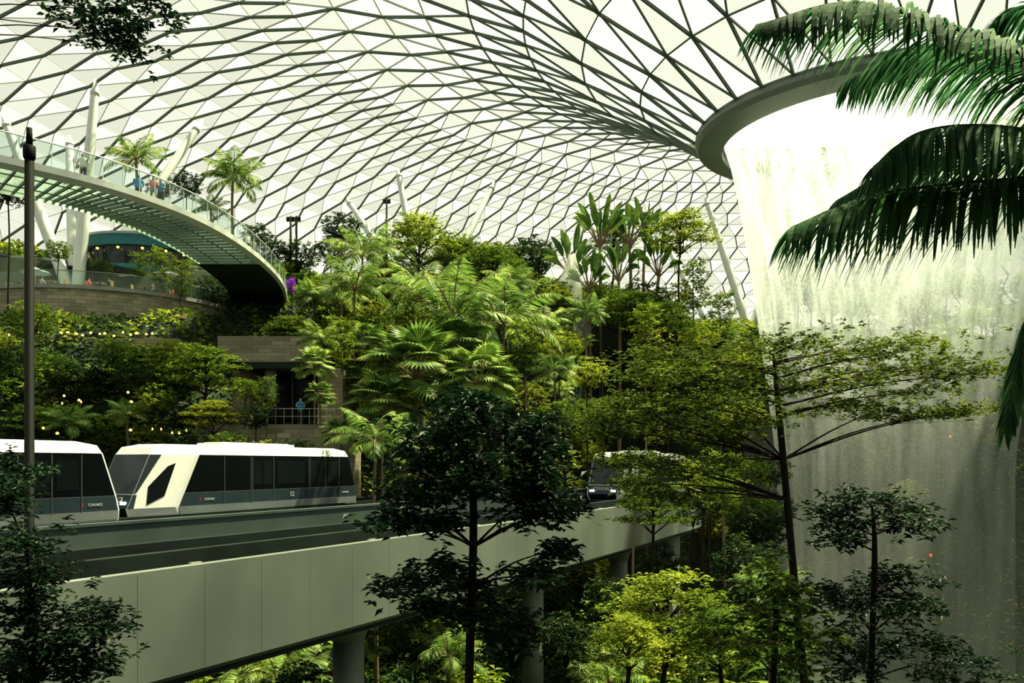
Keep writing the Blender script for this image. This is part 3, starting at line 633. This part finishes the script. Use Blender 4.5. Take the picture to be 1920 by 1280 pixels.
# ---------------------------------------------------------------- skybridge
BZ=17.0
BC=catmull([(-60,38),(-45,40.5),(-36,43.2),(-28.9,48.8),(-25.8,53.4),(-24.2,59),(-23.8,67),(-24.6,76),(-27.2,87)],10)
BW=2.6
e=top('skybridge','curved glass-floored footbridge with white edge girders and glass railings','bridge',None,(BC[30][0],BC[30][1],CAM+BZ))
O=np.array([BC[30][0],BC[30][1],0])
def strip(g,A,B,za,zb,m=0):
    n=len(A);VA=np.c_[A-O[:2],np.full(n,za)];VB=np.c_[B-O[:2],np.full(n,zb)];g.add(np.concatenate([VA,VB]),[(i,i+1,n+i+1,n+i) for i in range(n-1)],m)
bl=offs(BC,BW);br_=offs(BC,-BW)
g=Geo();strip(g,br_,bl,.1,.1);part('glass_floor',g.mesh('bf',[BGL]),e)
for s,lab in((-1,'near'),(1,'far')):
    A=offs(BC,s*BW);B=offs(BC,s*(BW+.22));C2=offs(BC,s*(BW-.15))
    g=Geo();strip(g,A,A,-.0,.4);strip(g,B,B,.0,.4);strip(g,A,B,.4,.4);strip(g,C2,A,-.25,0);strip(g,A,B,-.05,.0);strip(g,C2,B,-.25,.0);part('edge_girder',g.mesh('bg',[FASC],False),e)
    A=offs(BC,s*(BW+.1));g=Geo();strip(g,A,A,.4,1.75);part('glass_railing',g.mesh('gr',[RGL]),e)
    g=Geo();tube(g,np.c_[A-O[:2],np.full(len(A),1.8)],.045,6);part('handrail',g.mesh('hr',[WHITE]),e)
    for i in range(0,len(A),2):
        g=Geo();tube(g,[(0,0,0),(0,0,1.4)],[.03,.025],5);part('railing_post',g.mesh('rp',[WHITE]),e,(A[i][0]-O[0],A[i][1]-O[1],.38))
Tn=unit(np.gradient(BC,axis=0))
for i in range(0,len(BC)):
    g=Geo();box(g,(0,0,0),(.10,2*BW,.18),0,math.atan2(Tn[i][1],Tn[i][0]));part('cross_rib',g.mesh('cr',[RIBK]),e,(BC[i][0]-O[0],BC[i][1]-O[1],0))
g=Geo()
for AA in(offs(BC,-1.0),offs(BC,1.0)): tube(g,np.c_[AA-O[:2],np.full(len(AA),-.05)],.05,6)
part('under_stringer',g.mesh('us',[RIBK]),e)
g=Geo();strip(g,offs(BC,-BW)[60:],offs(BC,BW)[60:],-.26,-.26);part('end_soffit',g.mesh('es',[DARK2]),e)
# ---------------------------------------------------------------- people
def person_mesh(name,pose,shirt,pants,longhair=False,arms=0):
    up=0 if pose=='stand' else -.45
    v=[(0,0,.95+up),(0,.0,1.15+up),(0,-.01,1.33+up),(0,0,1.46+up),(0,-.01,1.56+up),(0,-.015,1.68+up)];r=[.15,.135,.16,.06,.085,.088];ed=[(0,1),(1,2),(2,3),(3,4),(4,5)]
    for s in(-1,1):
        b=len(v)
        if arms: el=(s*.26,-.12,1.16+up);wr=(s*.16,-.36,1.14+up);ha=(s*.13,-.43,1.15+up)
        else: el=(s*.28,.03,1.12+up);wr=(s*.27,-.08,.88+up);ha=(s*.265,-.12,.80+up)
        v+=[(s*.19,0,1.40+up),el,wr,ha];r+=[.062,.045,.03,.034];ed+=[(2,b),(b,b+1),(b+1,b+2),(b+2,b+3)]
        b=len(v)
        if pose=='stand': v+=[(s*.1,0,.86),(s*.11,-.03*s-.02,.49),(s*.11,.02-.08*s,.09),(s*.12,-.14-.08*s,.04)]
        else: v+=[(s*.1,-.04,.48),(s*.12,-.44,.50),(s*.12,-.42,.09),(s*.13,-.58,.04)]
        r+=[.09,.065,.042,.038];ed+=[(0,b),(b,b+1),(b+1,b+2),(b+2,b+3)]
    me=bpy.data.meshes.new(name);me.from_pydata(v,ed,[]);o=bpy.data.objects.new('tmp',me);COL.objects.link(o)
    md=o.modifiers.new('s','SKIN')
    for i,q in enumerate(r): me.skin_vertices[0].data[i].radius=(q,q*.8 if i in(0,1,2) else q)
    me.skin_vertices[0].data[0].use_root=True
    sb=o.modifiers.new('u','SUBSURF');sb.levels=1
    dg=bpy.context.evaluated_depsgraph_get();me2=bpy.data.meshes.new_from_object(o.evaluated_get(dg));bpy.data.objects.remove(o)
    me2.materials.clear()
    for m in(SKIN,shirt,pants,HAIR):me2.materials.append(m)
    for p in me2.polygons:
        c=p.center;z=c.z-up;p.use_smooth=True
        if z>1.62 or (z>(1.3 if longhair else 1.52) and c.y>.03 and abs(c.x)<.12): k=3
        elif z>1.47:k=0
        elif z>.95 and (abs(c.x)<.24 and c.y>-.25 or z>1.2): k=1
        elif abs(c.x)>.225 and pose=='stand': k=0
        elif c.y<-.3 and z>1.0: k=0
        elif c.z<.09:k=3
        else:k=2
        p.material_index=k
    return me2
def cm(n,c): return mat(n,c,.8,var=.1)
SB=cm('cloth_blue',(.05,.25,.5));SP=cm('cloth_pink',(.6,.25,.25));SW=cm('cloth_white',(.7,.7,.66));SK=cm('cloth_black',(.02,.02,.025));SG=cm('cloth_grey',(.2,.22,.22));SR=cm('cloth_red',(.5,.05,.04))
PM={'blue':person_mesh('p1','stand',SB,SK,False,1),'pink':person_mesh('p2','stand',SP,SG,True,1),'white':person_mesh('p3','stand',SW,SK,True,0),'grey':person_mesh('p4','stand',SG,SB,False,0),
 'swhite':person_mesh('p5','sit',SW,SK,False,1),'sred':person_mesh('p6','sit',SR,SG,True,1),'sblack':person_mesh('p7','sit',SK,SG,False,1)}
def person(k,x,y,z,rz,label,s=1.2):
    o=top('person',label,'person',PM[k],(x,y,z));o.rotation_euler=(0,0,rz);o.scale=(s,s,s)
def onb(px,off,k,rz,label):
    q=offs(BC,off);pp=960+q[:,0]/q[:,1]*F;i=int(np.argmin(np.abs(pp[20:75]-px)))+20
    p=q[i];person(k,p[0],p[1],CAM+BZ+.12,rz,label)
onb(290,-1.9,'pink',.5,'person in a pink top leaning by the bridge railing')
onb(303,-1.9,'blue',.2,'person in a blue shirt and black trousers standing on the bridge')
onb(466,-1.9,'white',.8,'person with long dark hair in a white top on the bridge')
onb(477,-1.9,'grey',.9,'person in a grey shirt and blue trousers on the bridge')
onb(150,-1.5,'white',.3,'person with long dark hair in a white top on the bridge')
onb(260,-1.2,'blue',3.5,'person in a blue shirt walking along the bridge')
# ---------------------------------------------------------------- cafe terrace
e=top('cafe_terrace','round raised terrace with curved stone block wall','terrace',None,(TX,TY,CAM))
g=Geo();revolve(g,[(TR,5),(TR,TZ-.15)],72,c=(0,0));part('stone_wall',g.mesh('tw',[STONE],True),e)
g=Geo();revolve(g,[(TR+.2,TZ-.35),(TR+.2,TZ),(0.01,TZ)],72,c=(0,0));revolve(g,[(TR+.2,TZ-.35),(TR-.2,TZ-.35)],72,c=(0,0));part('paving',g.mesh('tp',[CONC]),e)
g=Geo();revolve(g,[(TR-.1,TZ),(TR-.1,TZ+1.25)],72,c=(0,0));part('glass_railing',g.mesh('tg',[RGL]),e)
g=Geo();a=np.linspace(0,2*math.pi,73);tube(g,np.c_[(TR-.1)*np.cos(a),(TR-.1)*np.sin(a),np.full(73,TZ+1.28)],.035,6);part('handrail',g.mesh('th',[RIBK]),e)
pm=Geo();tube(pm,[(0,0,0),(0,0,1.28)],[.03,.03],5);pm=pm.mesh('tpost',[RIBK])
for i in range(24):
    a_=math.pi+i*math.pi/23;part('railing_post',pm,e,((TR-.1)*math.cos(a_),(TR-.1)*math.sin(a_),TZ))
PZ=CAM+19.6
e=top('cafe_pavilion','round teal pavilion with pale curved canopy and warm lit counter','cafe',None,(-41.0,88,PZ))
def arcstrip(g,r0,z0,r1,z1,a0,a1,n=24,m=0,sx=1.0):
    a=np.linspace(a0,a1,n);V0=np.c_[r0*np.cos(a)*sx,r0*np.sin(a),np.full(n,z0)];V1=np.c_[r1*np.cos(a)*sx,r1*np.sin(a),np.full(n,z1)]
    g.add(np.concatenate([V0,V1]),[(i,i+1,n+i+1,n+i) for i in range(n-1)],m)
g=Geo();arcstrip(g,5.0,-5,5.0,0,math.pi*.95,2.05*math.pi,sx=1.25);arcstrip(g,5.0,0,.1,0,math.pi*.95,2.05*math.pi,sx=1.25);part('plinth',g.mesh('cpl',[STONE]),e)
g=Geo();arcstrip(g,4.5,0,4.5,1.4,math.pi,2*math.pi,m=0,sx=1.25);part('counter',g.mesh('cc',[TEAL]),e)
g=Geo();arcstrip(g,4.2,1.4,4.2,3.4,math.pi,2*math.pi,sx=1.25);part('glazing',g.mesh('cg',[TRGW]),e)
g=Geo();arcstrip(g,4.6,3.4,4.8,4.4,math.pi*.95,2.05*math.pi,sx=1.25);arcstrip(g,4.6,3.4,4.0,3.4,math.pi,2*math.pi,sx=1.25);part('fascia',g.mesh('cf',[TEAL]),e)
g=Geo();arcstrip(g,5.0,4.4,5.0,4.65,math.pi*.95,2.05*math.pi,sx=1.25);arcstrip(g,5.0,4.65,.1,4.8,math.pi*.95,2.05*math.pi,sx=1.25);arcstrip(g,5.0,4.4,.1,4.45,math.pi*.95,2.05*math.pi,sx=1.25);part('canopy',g.mesh('cn',[LILAC]),e)
lm=Geo();revolve(lm,[(.02,.0),(.12,.03),(.15,.16),(.02,.25)],10,c=(0,0));lm=lm.mesh('lampm',[WARM],True)
for i in range(7):
    a_=math.pi+.3+i*.42;part('pendant_lamp',lm,e,(4.65*1.25*math.cos(a_),4.65*math.sin(a_),2.9))
tm=Geo();tube(tm,[(0,0,.86),(0,0,.92)],[.5,.5],16,cap=True);tm=tm.mesh('ttop',[WOOD])
tl=Geo();tube(tl,[(0,0,0),(0,0,.03),(0,0,.04),(0,0,.87)],[.3,.3,.05,.05],10,cap=True);tl=tl.mesh('tleg',[DARK])
cs=Geo();box(cs,(0,0,.5),(.5,.5,.06));cs=cs.mesh('cseat',[WOOD]);cb=Geo();box(cb,(0,.24,.85),(.5,.05,.5));cb=cb.mesh('cback',[WOOD]);cl=Geo();box(cl,(0,0,.24),(.05,.05,.48));cl=cl.mesh('cleg',[DARK])
um=Geo();tube(um,[(0,0,2.2),(0,0,2.25),(0,0,2.75)],[1.4,1.38,.02],8);um=um.mesh('ucan',[LILAC]);umo=Geo();tube(umo,[(0,0,0),(0,0,2.8)],[.04,.03],6);umo=umo.mesh('upole',[WHITE])
k=0
for i,(dx,dy) in enumerate([(-9,-6.5),(-5,-9),(-.5,-10),(3.5,-9.4),(7,-7.8),(9.5,-5.2)]):
    x,y,z=TX+dx,TY+dy,CAM+TZ
    e=top('cafe_table','small round timber cafe table on a dark pedestal','table',None,(x,y,z),'cafe tables on the terrace');part('table_top',tm,e);part('pedestal',tl,e)
    for s in(-1,1):
        e=top('cafe_chair','timber cafe chair with a low back','chair',None,(x+s*.95,y,z),'cafe chairs on the terrace');e.rotation_euler=(0,0,-s*math.pi/2)
        part('seat',cs,e);part('backrest',cb,e)
        for a_ in(-.2,.2):
            for b_ in(-.2,.2): part('leg',cl,e,(a_,b_,0))
        if (i+s)%3!=0:
            kk=['swhite','sred','sblack'][k%3];k+=1
            person(kk,x+s*.92,y,z,-s*math.pi/2,{'swhite':'person in a white shirt seated at a cafe table','sred':'person in a red top seated at a cafe table','sblack':'person in a black shirt seated at a cafe table'}[kk],1.1)
    if i in(1,4):
        e=top('parasol','pale parasol on a white pole over a cafe table','parasol',None,(x+1.6,y+1.2,z));part('canopy',um,e);part('pole',umo,e)
# ---------------------------------------------------------------- stone building and walls
def BX(name,label,cat,px0,px1,y0,y1,d0,dep,m,rz=0):
    a=W(px0,y0,d0);b=W(px1,y1,d0);g=Geo();c=((a.x+b.x)/2,d0+dep/2,(a.z+b.z)/2)
    box(g,(0,0,0),(abs(b.x-a.x),dep,abs(a.z-b.z)),0);o=top(name,label,cat,g.mesh(name,[m]),c);o.rotation_euler=(0,0,rz);return o
e=top('stone_pavilion','stone-clad building with dark glazed opening and flat concrete overhang','building',None,W(520,790,63))
def bb(nm,px0,px1,y0,y1,d0,dep,m):
    a=W(px0,y0,d0);b=W(px1,y1,d0);g=Geo();box(g,(0,0,0),(abs(b.x-a.x),dep,abs(a.z-b.z)));c=Vector(((a.x+b.x)/2,d0+dep/2,(a.z+b.z)/2))-e.location;return part(nm,g.mesh(nm,[m]),e,c)
bb('roof_slab',432,600,678,690,60.5,8,DARK2)
bb('window',500,600,700,785,65,.3,TRB)
bb('stone_wall',436,468,692,830,62.5,5,STONE)
bb('stone_wall',596,640,690,800,63.5,5,STONE)
bb('back_wall',468,520,692,800,66,.4,DARK2)
for px in(548,): bb('mullion',px-1.5,px+1.5,700,785,64.9,.15,TRP)
g=Geo();w=W(507,750,62)-e.location;w2=W(507,692,62)-e.location;tube(g,[tuple(w),tuple(w2)],[.45,.45],14,cap=True);part('column',g.mesh('c',[CONC],True),e)
BX('retaining_wall','stepped stone block retaining wall on the planted slope','wall',408,590,630,680,70,1.0,STONE)
BX('stone_terrace','stone block terrace in front of the building','terrace',365,650,795,960,57,5.4,STONE)
BX('planter_wall','low stone planter wall beside the terrace','wall',520,640,812,840,55.5,.6,STONE)
BX('planter_wall','low stone planter wall beside the terrace','wall',372,470,770,800,58.4,.6,STONE)
e=top('balustrade','white metal balustrade along the stone terrace','railing',None,W(580,796,57.2))
g=Geo();tube(g,[(-3.0,0,1.15),(2.4,0,1.15)],.03,6);tube(g,[(-3.0,0,.6),(2.4,0,.6)],.02,5);part('handrail',g.mesh('h',[RIBL]),e)
for i in range(10):
    g=Geo();tube(g,[(0,0,0),(0,0,1.15)],.02,5);part('post',g.mesh('p',[RIBL]),e,(-3+i*.6,0,0))
w=W(563,798,59.2);person('blue',w.x,w.y,CAM+2.86,.3,'person in a blue shirt standing on the stone terrace')
BX('planter_wall','long stone planter wall with small warm lights','wall',55,335,634,660,67,.7,STONE)
lh=Geo();tube(lh,[(0,0,0),(0,0,.25)],[.04,.04],6,cap=True);lh=lh.mesh('lstem',[DARK])
lb=Geo();revolve(lb,[(.02,.24),(.09,.26),(.11,.34),(.02,.42)],8,c=(0,0));lb=lb.mesh('lbulb',[WARM],True)
LT=[(112+i*14.5,626+random.uniform(-3,4),66.6,1) for i in range(13)]+[(random.uniform(105,155),random.uniform(736,758),57.5,0) for i in range(4)]+[(random.uniform(220,300),random.uniform(734,758),57.5,0) for i in range(3)]+[(random.uniform(80,130),random.uniform(795,815),54.5,0) for i in range(2)]+[(random.uniform(240,355),random.uniform(796,812),54.5,0) for i in range(6)]+[(20,628,62,0),(75,622,64,0)]
for px,py,d,f in LT:
    w=W(px+random.uniform(-3,3),py,d);e=top('garden_light','small glowing warm garden light among the planting','light',None,w,'warm garden lights');b_=CAM+10.64 if f else gz(w.x,w.y);s_=random.uniform(.9,1.6) if f else random.uniform(.5,1.1)
    part('lamp',lb,e,(0,0,-.3),(s_,s_,1.0));part('stem',lh,e,(0,0,min(b_-w.z,-.2)),(.6,.6,max((w.z-b_)/.25,1)*.98))
for px,py,d in((1765,632,104),(1782,818,92),(1745,1040,88)):
    w=W(px,py,d);e=top('signal_lamp','small glowing red signal lamp seen beyond the falling water','light',None,(w.x,w.y,gz(w.x,w.y)-.1),'red signal lamps');h_=max(w.z-gz(w.x,w.y),.4)
    g=Geo();tube(g,[(0,0,0),(0,0,h_)],.06,6);part('pole',g.mesh('sp',[DARK]),e);g=Geo();revolve(g,[(.02,h_-.1),(.12,h_),(.12,h_+.15),(.02,h_+.25)],10,c=(0,0));part('lens',g.mesh('sl',[REDL],True),e)
w=W(546,532,78);x,y=w.x,w.y
g=Geo();rosettes(g,rng.normal(0,.28,(40,3)),6,.25,.16);e=top('flowering_shrub','shrub with bright purple blossom at the bridge end','shrub',None,(x,y,gz(x,y)))
part('blossom',g.mesh('bl',[LPU]),e,(0,0,w.z-gz(x,y)),(.8,.8,1.1));part('stem',TRK_['d'][0],e,(0,0,0),(.06,.06,w.z-gz(x,y)))
# ---------------------------------------------------------------- guideways
def xz(P,z): return np.c_[P,np.full(len(P),z)]
def guide(name,label,E,width,zt,zb,clad,face,length_panels,para=0):
    e=top(name,label,'elevated track',None,(0,0,CAM));n=len(E)
    def st(g,oa,za,ob,zb_,m=0,s=slice(None)):
        A=offs(E,oa)[s];B=offs(E,ob)[s];k=len(A);g.add(np.concatenate([xz(A,za),xz(B,zb_)]),[(i,i+1,k+i+1,k+i) for i in range(k-1)],m)
    i0=.12
    g=Geo();st(g,i0,zt-.15,width-i0,zt-.15);st(g,i0,zt-.15,i0,zb+.1);st(g,width-i0,zt-.15,width-i0,zb+.1);st(g,i0,zb+.1,width-i0,zb+.1);part('deck',g.mesh('deck',[DARK]),e)
    g=Geo()
    for o_ in(.0,width-.3): st(g,o_,zt,o_+.3,zt);st(g,o_+.3,zt,o_+.3,zt-.2);st(g,o_,zt,o_,zt-.06);
    part('coping',g.mesh('cop',[clad]),e)
    if para:
        g=Geo();st(g,width-.1,zt,width-.1,zt+para);st(g,width+.12,zt,width+.12,zt+para);st(g,width-.14,zt+para,width+.16,zt+para);st(g,width-.14,zt+para,width-.14,zt+para-.08);part('parapet',g.mesh('pp',[PARA]),e)
    for o_ in(.95,width-1.25):
        g=Geo();st(g,o_,zt-.15,o_,zt+.28);st(g,o_+.3,zt-.15,o_+.3,zt+.28);st(g,o_,zt+.28,o_+.3,zt+.28);part('guide_rail',g.mesh('gr',[DARK2]),e)
    g=Geo()
    for o_ in(width*.5-.9,width*.5+.6): st(g,o_,zt-.02,o_+.3,zt-.02)
    part('running_surface',g.mesh('rs',[DARK2]),e)
    for side in(0,1):
        if not face and side: continue
        L_=offs(E,0 if side==0 else width);seg=np.linalg.norm(np.diff(L_,axis=0),axis=1);s=np.concatenate([[0],np.cumsum(seg)]);T=int(s[-1]/length_panels)
        for i in range(T):
            a,b=i*length_panels+.004,(i+1)*length_panels-.004
            u=np.linspace(a,b,4);P=np.c_[np.interp(u,s,L_[:,0]),np.interp(u,s,L_[:,1])];Pi=offs(P,(.1 if side==0 else -.1));Pb=offs(P,(.35 if side==0 else -.35))
            g=Geo();k=4
            V=np.concatenate([xz(Pi,zt-.06),xz(P,zt-.06),xz(P,zb+.35),xz(Pb,zb)]);Q=[(r*k+j,r*k+j+1,(r+1)*k+j+1,(r+1)*k+j) for r in range(3) for j in range(3)]
            g.add(V,Q);part('cladding_panel',g.mesh('cp',[clad]),e)
    return e
gw=guide('guideway','elevated train track with pale grey metal side cladding',NE,4.6,-2.5,-5.45,CLAD,1,1.9,.85)
gf=guide('guideway','second elevated train track with dark concrete edge',FE,4.8,-2.45,-3.9,DARK2,0,4.0)
jb=Geo();box(jb,(0,0,.07),(.36,.12,.09));jb=jb.mesh('jb',[CONC])
P=offs(NE,.75)
for i in(34,40,46,52,58):
    Tt=unit(P[i+1]-P[i]);part('junction_box',jb,gw,(P[i][0],P[i][1],-2.65),None,(0,0,math.atan2(Tt[1],Tt[0])))
for(x,y) in((-5.8,28.4),(1.07,41),(6.9,51.7),(12.5,63.5),(15.6,77),(-12.5,15)):
    b=gz(x,y)-.3;e=top('guideway_pier','round pale concrete pier holding up the elevated track','pier',None,(x,y,b),'track piers');H=CAM-5.4-b
    g=Geo();tube(g,[(0,0,0),(0,0,H-.8)],[.55,.55],20,cap=True);part('shaft',g.mesh('ps',[CONC],True),e)
    g=Geo();tube(g,[(0,0,H-.8),(0,0,H-.2),(0,0,H)],[.56,.8,.8],20,cap=True);part('pier_head',g.mesh('ph',[CONC],True),e)
for i in(14,30,44,58,70):
    x,y=FC[i];b=gz(x,y)-.3;e=top('guideway_pier','round concrete pier under the second track','pier',None,(x,y,b),'track piers');H=CAM-3.8-b
    g=Geo();tube(g,[(0,0,0),(0,0,H)],[.55,.55],18,cap=True);part('shaft',g.mesh('ps',[CONC],True),e)
# ---------------------------------------------------------------- train cars
CL=15.4
LV=[0,.4,1.0,2.65,2.98,3.12]
FX=[.2,.0,.3,1.12,1.35,2.0];BXo=[.0,.0,.15,.75,.95,1.6];HW=[1.42,1.45,1.45,1.45,1.36,1.05];WF=[.95,1.05,1.05,1.05,.95,.65]
def outline(j):
    z=LV[j];f=FX[j];b=CL-BXo[j];h=HW[j];w=WF[j];cf=2.1 if j<4 else 1.9;cb=.25
    return [(f,-w,z),(f+cf,-h,z),(b-cb,-h,z),(b,-h+.25,z),(b,h-.25,z),(b-cb,h,z),(f+cf,h,z),(f,w,z)]
def carbody():
    g=Geo();R=[outline(j) for j in range(6)];n=8;V=[p for r in R for p in r];Q=[]
    for j in range(5):
        for i in range(n):
            k=(i+1)%n;Q.append((j*n+i,j*n+k,(j+1)*n+k,(j+1)*n+i))
    t=5*n;Q+=[(t+0,t+1,t+6,t+7),(t+1,t+2,t+5,t+6),(t+2,t+3,t+4,t+5),(0,7,6,1),(1,6,5,2),(2,5,4,3)]
    g.add(V,Q);return g.mesh('carbody',[TRW])
def patch(c00,c10,c11,c01,poly,off,m,name):
    c=[np.array(q,float) for q in(c00,c10,c11,c01)];nr=unit(np.cross(c[1]-c[0],c[3]-c[0]));V=[]
    for s,t in poly:
        p=(c[0]*(1-s)+c[1]*s)*(1-t)+(c[3]*(1-s)+c[2]*s)*t;V.append(p+nr*off)
    k=len(V);V+= [v-nr*(off+.02) for v in V];Fc=[tuple(range(k))]+[(i,k+i,k+(i+1)%k,(i+1)%k) for i in range(k)]
    return pymesh(name,V,Fc,[m])
def sidepoly(poly,m,name,s=-1,off=.015,y0=1.45):
    V=[(u,s*(y0+off),z) for u,z in poly];k=len(V);V+=[(u,s*(y0-.03),z) for u,z in poly];Fc=[tuple(range(k))]+[(i,k+i,k+(i+1)%k,(i+1)%k) for i in range(k)]
    return pymesh(name,V,Fc,[m])
FONT={}
def textmesh(t,size):
    if (t,size) in FONT:return FONT[(t,size)]
    c=bpy.data.curves.new('t','FONT');c.body=t;c.size=size;c.extrude=.008;c.align_x='CENTER';c.align_y='CENTER'
    o=bpy.data.objects.new('t',c);COL.objects.link(o);dg=bpy.context.evaluated_depsgraph_get();dg.update();me=bpy.data.meshes.new_from_object(o.evaluated_get(dg));bpy.data.objects.remove(o)
    me.materials.clear();me.materials.append(TXT);FONT[(t,size)]=me;return me
CB=carbody()
R=[outline(j) for j in range(6)]
CP=[('windshield',patch(R[1][7],R[1][0],R[3][0],R[3][7],[(.02,.27),(.98,.27),(.98,1),(.02,1)],.02,TRGW,'ws')),
    ('nose_panel',patch(R[1][7],R[1][0],R[3][0],R[3][7],[(.02,0.0),(.98,0.0),(.98,.25),(.02,.25)],.02,TRS,'np')),
    ('nose_skirt',patch(R[0][7],R[0][0],R[1][0],R[1][7],[(.05,0.1),(.95,0.1),(.95,1),(.05,1)],.02,TRB,'ns'))]
HEX=[(.36,.06),(.66,.22),(.62,.84),(.48,.78),(.24,.40)]
CP+=[('quarter_window',patch(R[1][0],R[1][1],R[3][1],R[3][0],HEX,.02,TRB,'qw')),
     ('quarter_window',patch(R[1][6],R[1][7],R[3][7],R[3][6],[(1-s,t) for s,t in HEX[::-1]],.02,TRB,'qw2')),
     ('side_glass',patch(R[1][0],R[1][1],R[3][1],R[3][0],[(0,.27),(.05,.30),(.24,1.0),(0,1)],.021,TRGW,'sg')),
     ('nose_panel',patch(R[1][0],R[1][1],R[3][1],R[3][0],[(0,0),(.12,0),(.07,.25),(0,.25)],.02,TRS,'np2')),
     ('rear_glass',patch(R[2][3],R[2][4],R[3][4],R[3][3],[(0.03,.05),(.97,.05),(.97,1),(.03,1)],.02,TRB,'rg')),
     ('rear_panel',patch(R[1][3],R[1][4],R[2][4],R[2][3],[(0,0),(1,0),(1,1),(0,1)],.02,TRS,'rp'))]
for s in(-1,1):
    CP+=[('window_band',sidepoly([(2.6,1.0),(CL-.42,1.0),(CL-1.02,2.66),(3.45,2.66)],TRB,'wb',s)),
         ('lower_panel',sidepoly([(2.3,.42),(CL-.27,.42),(CL-.40,.98),(2.58,.98)],TRS,'lp',s)),
         ('skirt',sidepoly([(2.33,.06),(CL-.26,.06),(CL-.26,.40),(2.3,.40)],TRK,'sk',s))]
    for u in(4.9,6.6,6.72,8.2,10.9,11.02,12.3,13.5):
        CP.append(('pillar',sidepoly([(u,.42),(u+.05,.42),(u+.05,2.6),(u,2.6)],TRP,'pl',s,.028)))
    for u0,u1 in((6.8,7.4),(7.5,8.1),(8.5,10.6),(11.1,11.62),(11.68,12.2),(12.5,13.4)):
        CP.append(('window',sidepoly([(u0,1.25),(u1,1.25),(u1,2.4),(u0,2.4)],TRWN,'wn',s,.024)))
g=Geo();box(g,(8.0,0,3.18),(5.2,1.5,.16));box(g,(8.0,0,3.27),(4.6,1.2,.06));PODM=g.mesh('pod',[TRW])
g=Geo();box(g,(8,0,-.12),(13.6,2.4,.3));box(g,(2.8,0,-.3),(1.6,2.0,.5));box(g,(12.6,0,-.3),(1.6,2.0,.5));UNDM=g.mesh('under',[DARK])
g=Geo();box(g,(0,0,0),(.06,.32,.12));HLM=g.mesh('hl',[WHLAMP])
LGM=Geo();LGM.add([(0,0,0),(.08,0,.03),(.10,0,.10),(.04,0,.06)],[(0,1,2,3)]);LGM.add([(.0,0,.10),(.05,0,.08),(.11,0,.15),(.03,0,.16)],[(0,1,2,3)]);LGM=LGM.mesh('lg',[RED])
def car(p,ang,label,number=True,dz=0):
    e=top('train_car',label,'train',None,(p[0],p[1],CAM-2.32+dz),'automated train cars on the elevated track');e.rotation_euler=(0,0,ang)
    part('body',CB,e)
    for nme,me in CP: part(nme,me,e)
    part('roof_unit',PODM,e);part('undercarriage',UNDM,e)
    for s in(-1,1): part('headlamp',HLM,e,(.07,s*.72,.62),None,None)
    def tx(t,sz,u,z,s):
        part('lettering',textmesh(t,sz),e,(u,s*1.475,z),None,(math.pi/2,0,0 if s<0 else math.pi))
    for s in(-1,1):
        tx('CHANGI',.16,4.0 if s<0 else 10.7,.66,s);tx('CHANGI',.16,14.1 if s<0 else 3.9,.66,s)
        for u in((3.4,13.5) if s<0 else (11.2,4.4)): part('emblem',LGM,e,(u,s*1.475,.60),None,None)
        if number: tx('02',.34,9.6,.70,s)
    part('lettering',textmesh('CHANGI',.34),e,(.1,0,.74),None,(math.pi/2,0,-math.pi/2))
    return e
angF=math.atan2(.907,.42)
u=np.array([.42,.907]);nl=np.array([-.907,.42])
c2=np.array([-15.4,32.6])+nl*1.45
car(c2,angF,'white-nosed automated train car with black windows numbered 02',True,.08)
c1=c2-u*(CL+.5);car(c1,angF,'automated train car with black windows coupled ahead of another',False,.08)
def along(P,y): i=np.argmin(np.abs(P[:,1]-y));return P[i]
a=along(NC,51);b=along(NC,65);ang=math.atan2(b[1]-a[1],b[0]-a[0]);car(a,ang,'automated train car with lit white nose partly hidden by trees')
dirv=np.array([math.cos(ang),math.sin(ang)]);a2=a+dirv*(CL+.6);b2=along(NC,83);car(a2,math.atan2(b2[1]-a2[1],b2[0]-a2[0]),'automated train car following through the trees',False)
# ---------------------------------------------------------------- light & camera
wd=bpy.data.worlds.new('World');scene.world=wd;wd.use_nodes=True;nt=wd.node_tree;bg=nt.nodes['Background']
bg.inputs[0].default_value=(1.0,.995,.90,1);bg.inputs[1].default_value=1.78
s=bpy.data.lights.new('sun','SUN');s.energy=28;s.angle=.03;s.color=(1,.935,.63);so=bpy.data.objects.new('sun',s);COL.objects.link(so)
so.rotation_euler=Vector((.36,.28,.87)).to_track_quat('Z','Y').to_euler();so.location=(60,0,90)
cd=bpy.data.cameras.new('cam');cd.sensor_width=36;cd.lens=F/1920*36;cd.shift_y=(HY-640)/1920;cd.clip_end=1000;cd.clip_start=.1
co=bpy.data.objects.new('camera',cd);COL.objects.link(co);co.location=(0,0,CAM);co.rotation_euler=(math.pi/2,0,0);scene.camera=co
try:
    scene.view_settings.view_transform='Standard';scene.view_settings.look='None';scene.view_settings.exposure=0;scene.view_settings.gamma=.86
except Exception as ex: print(ex)
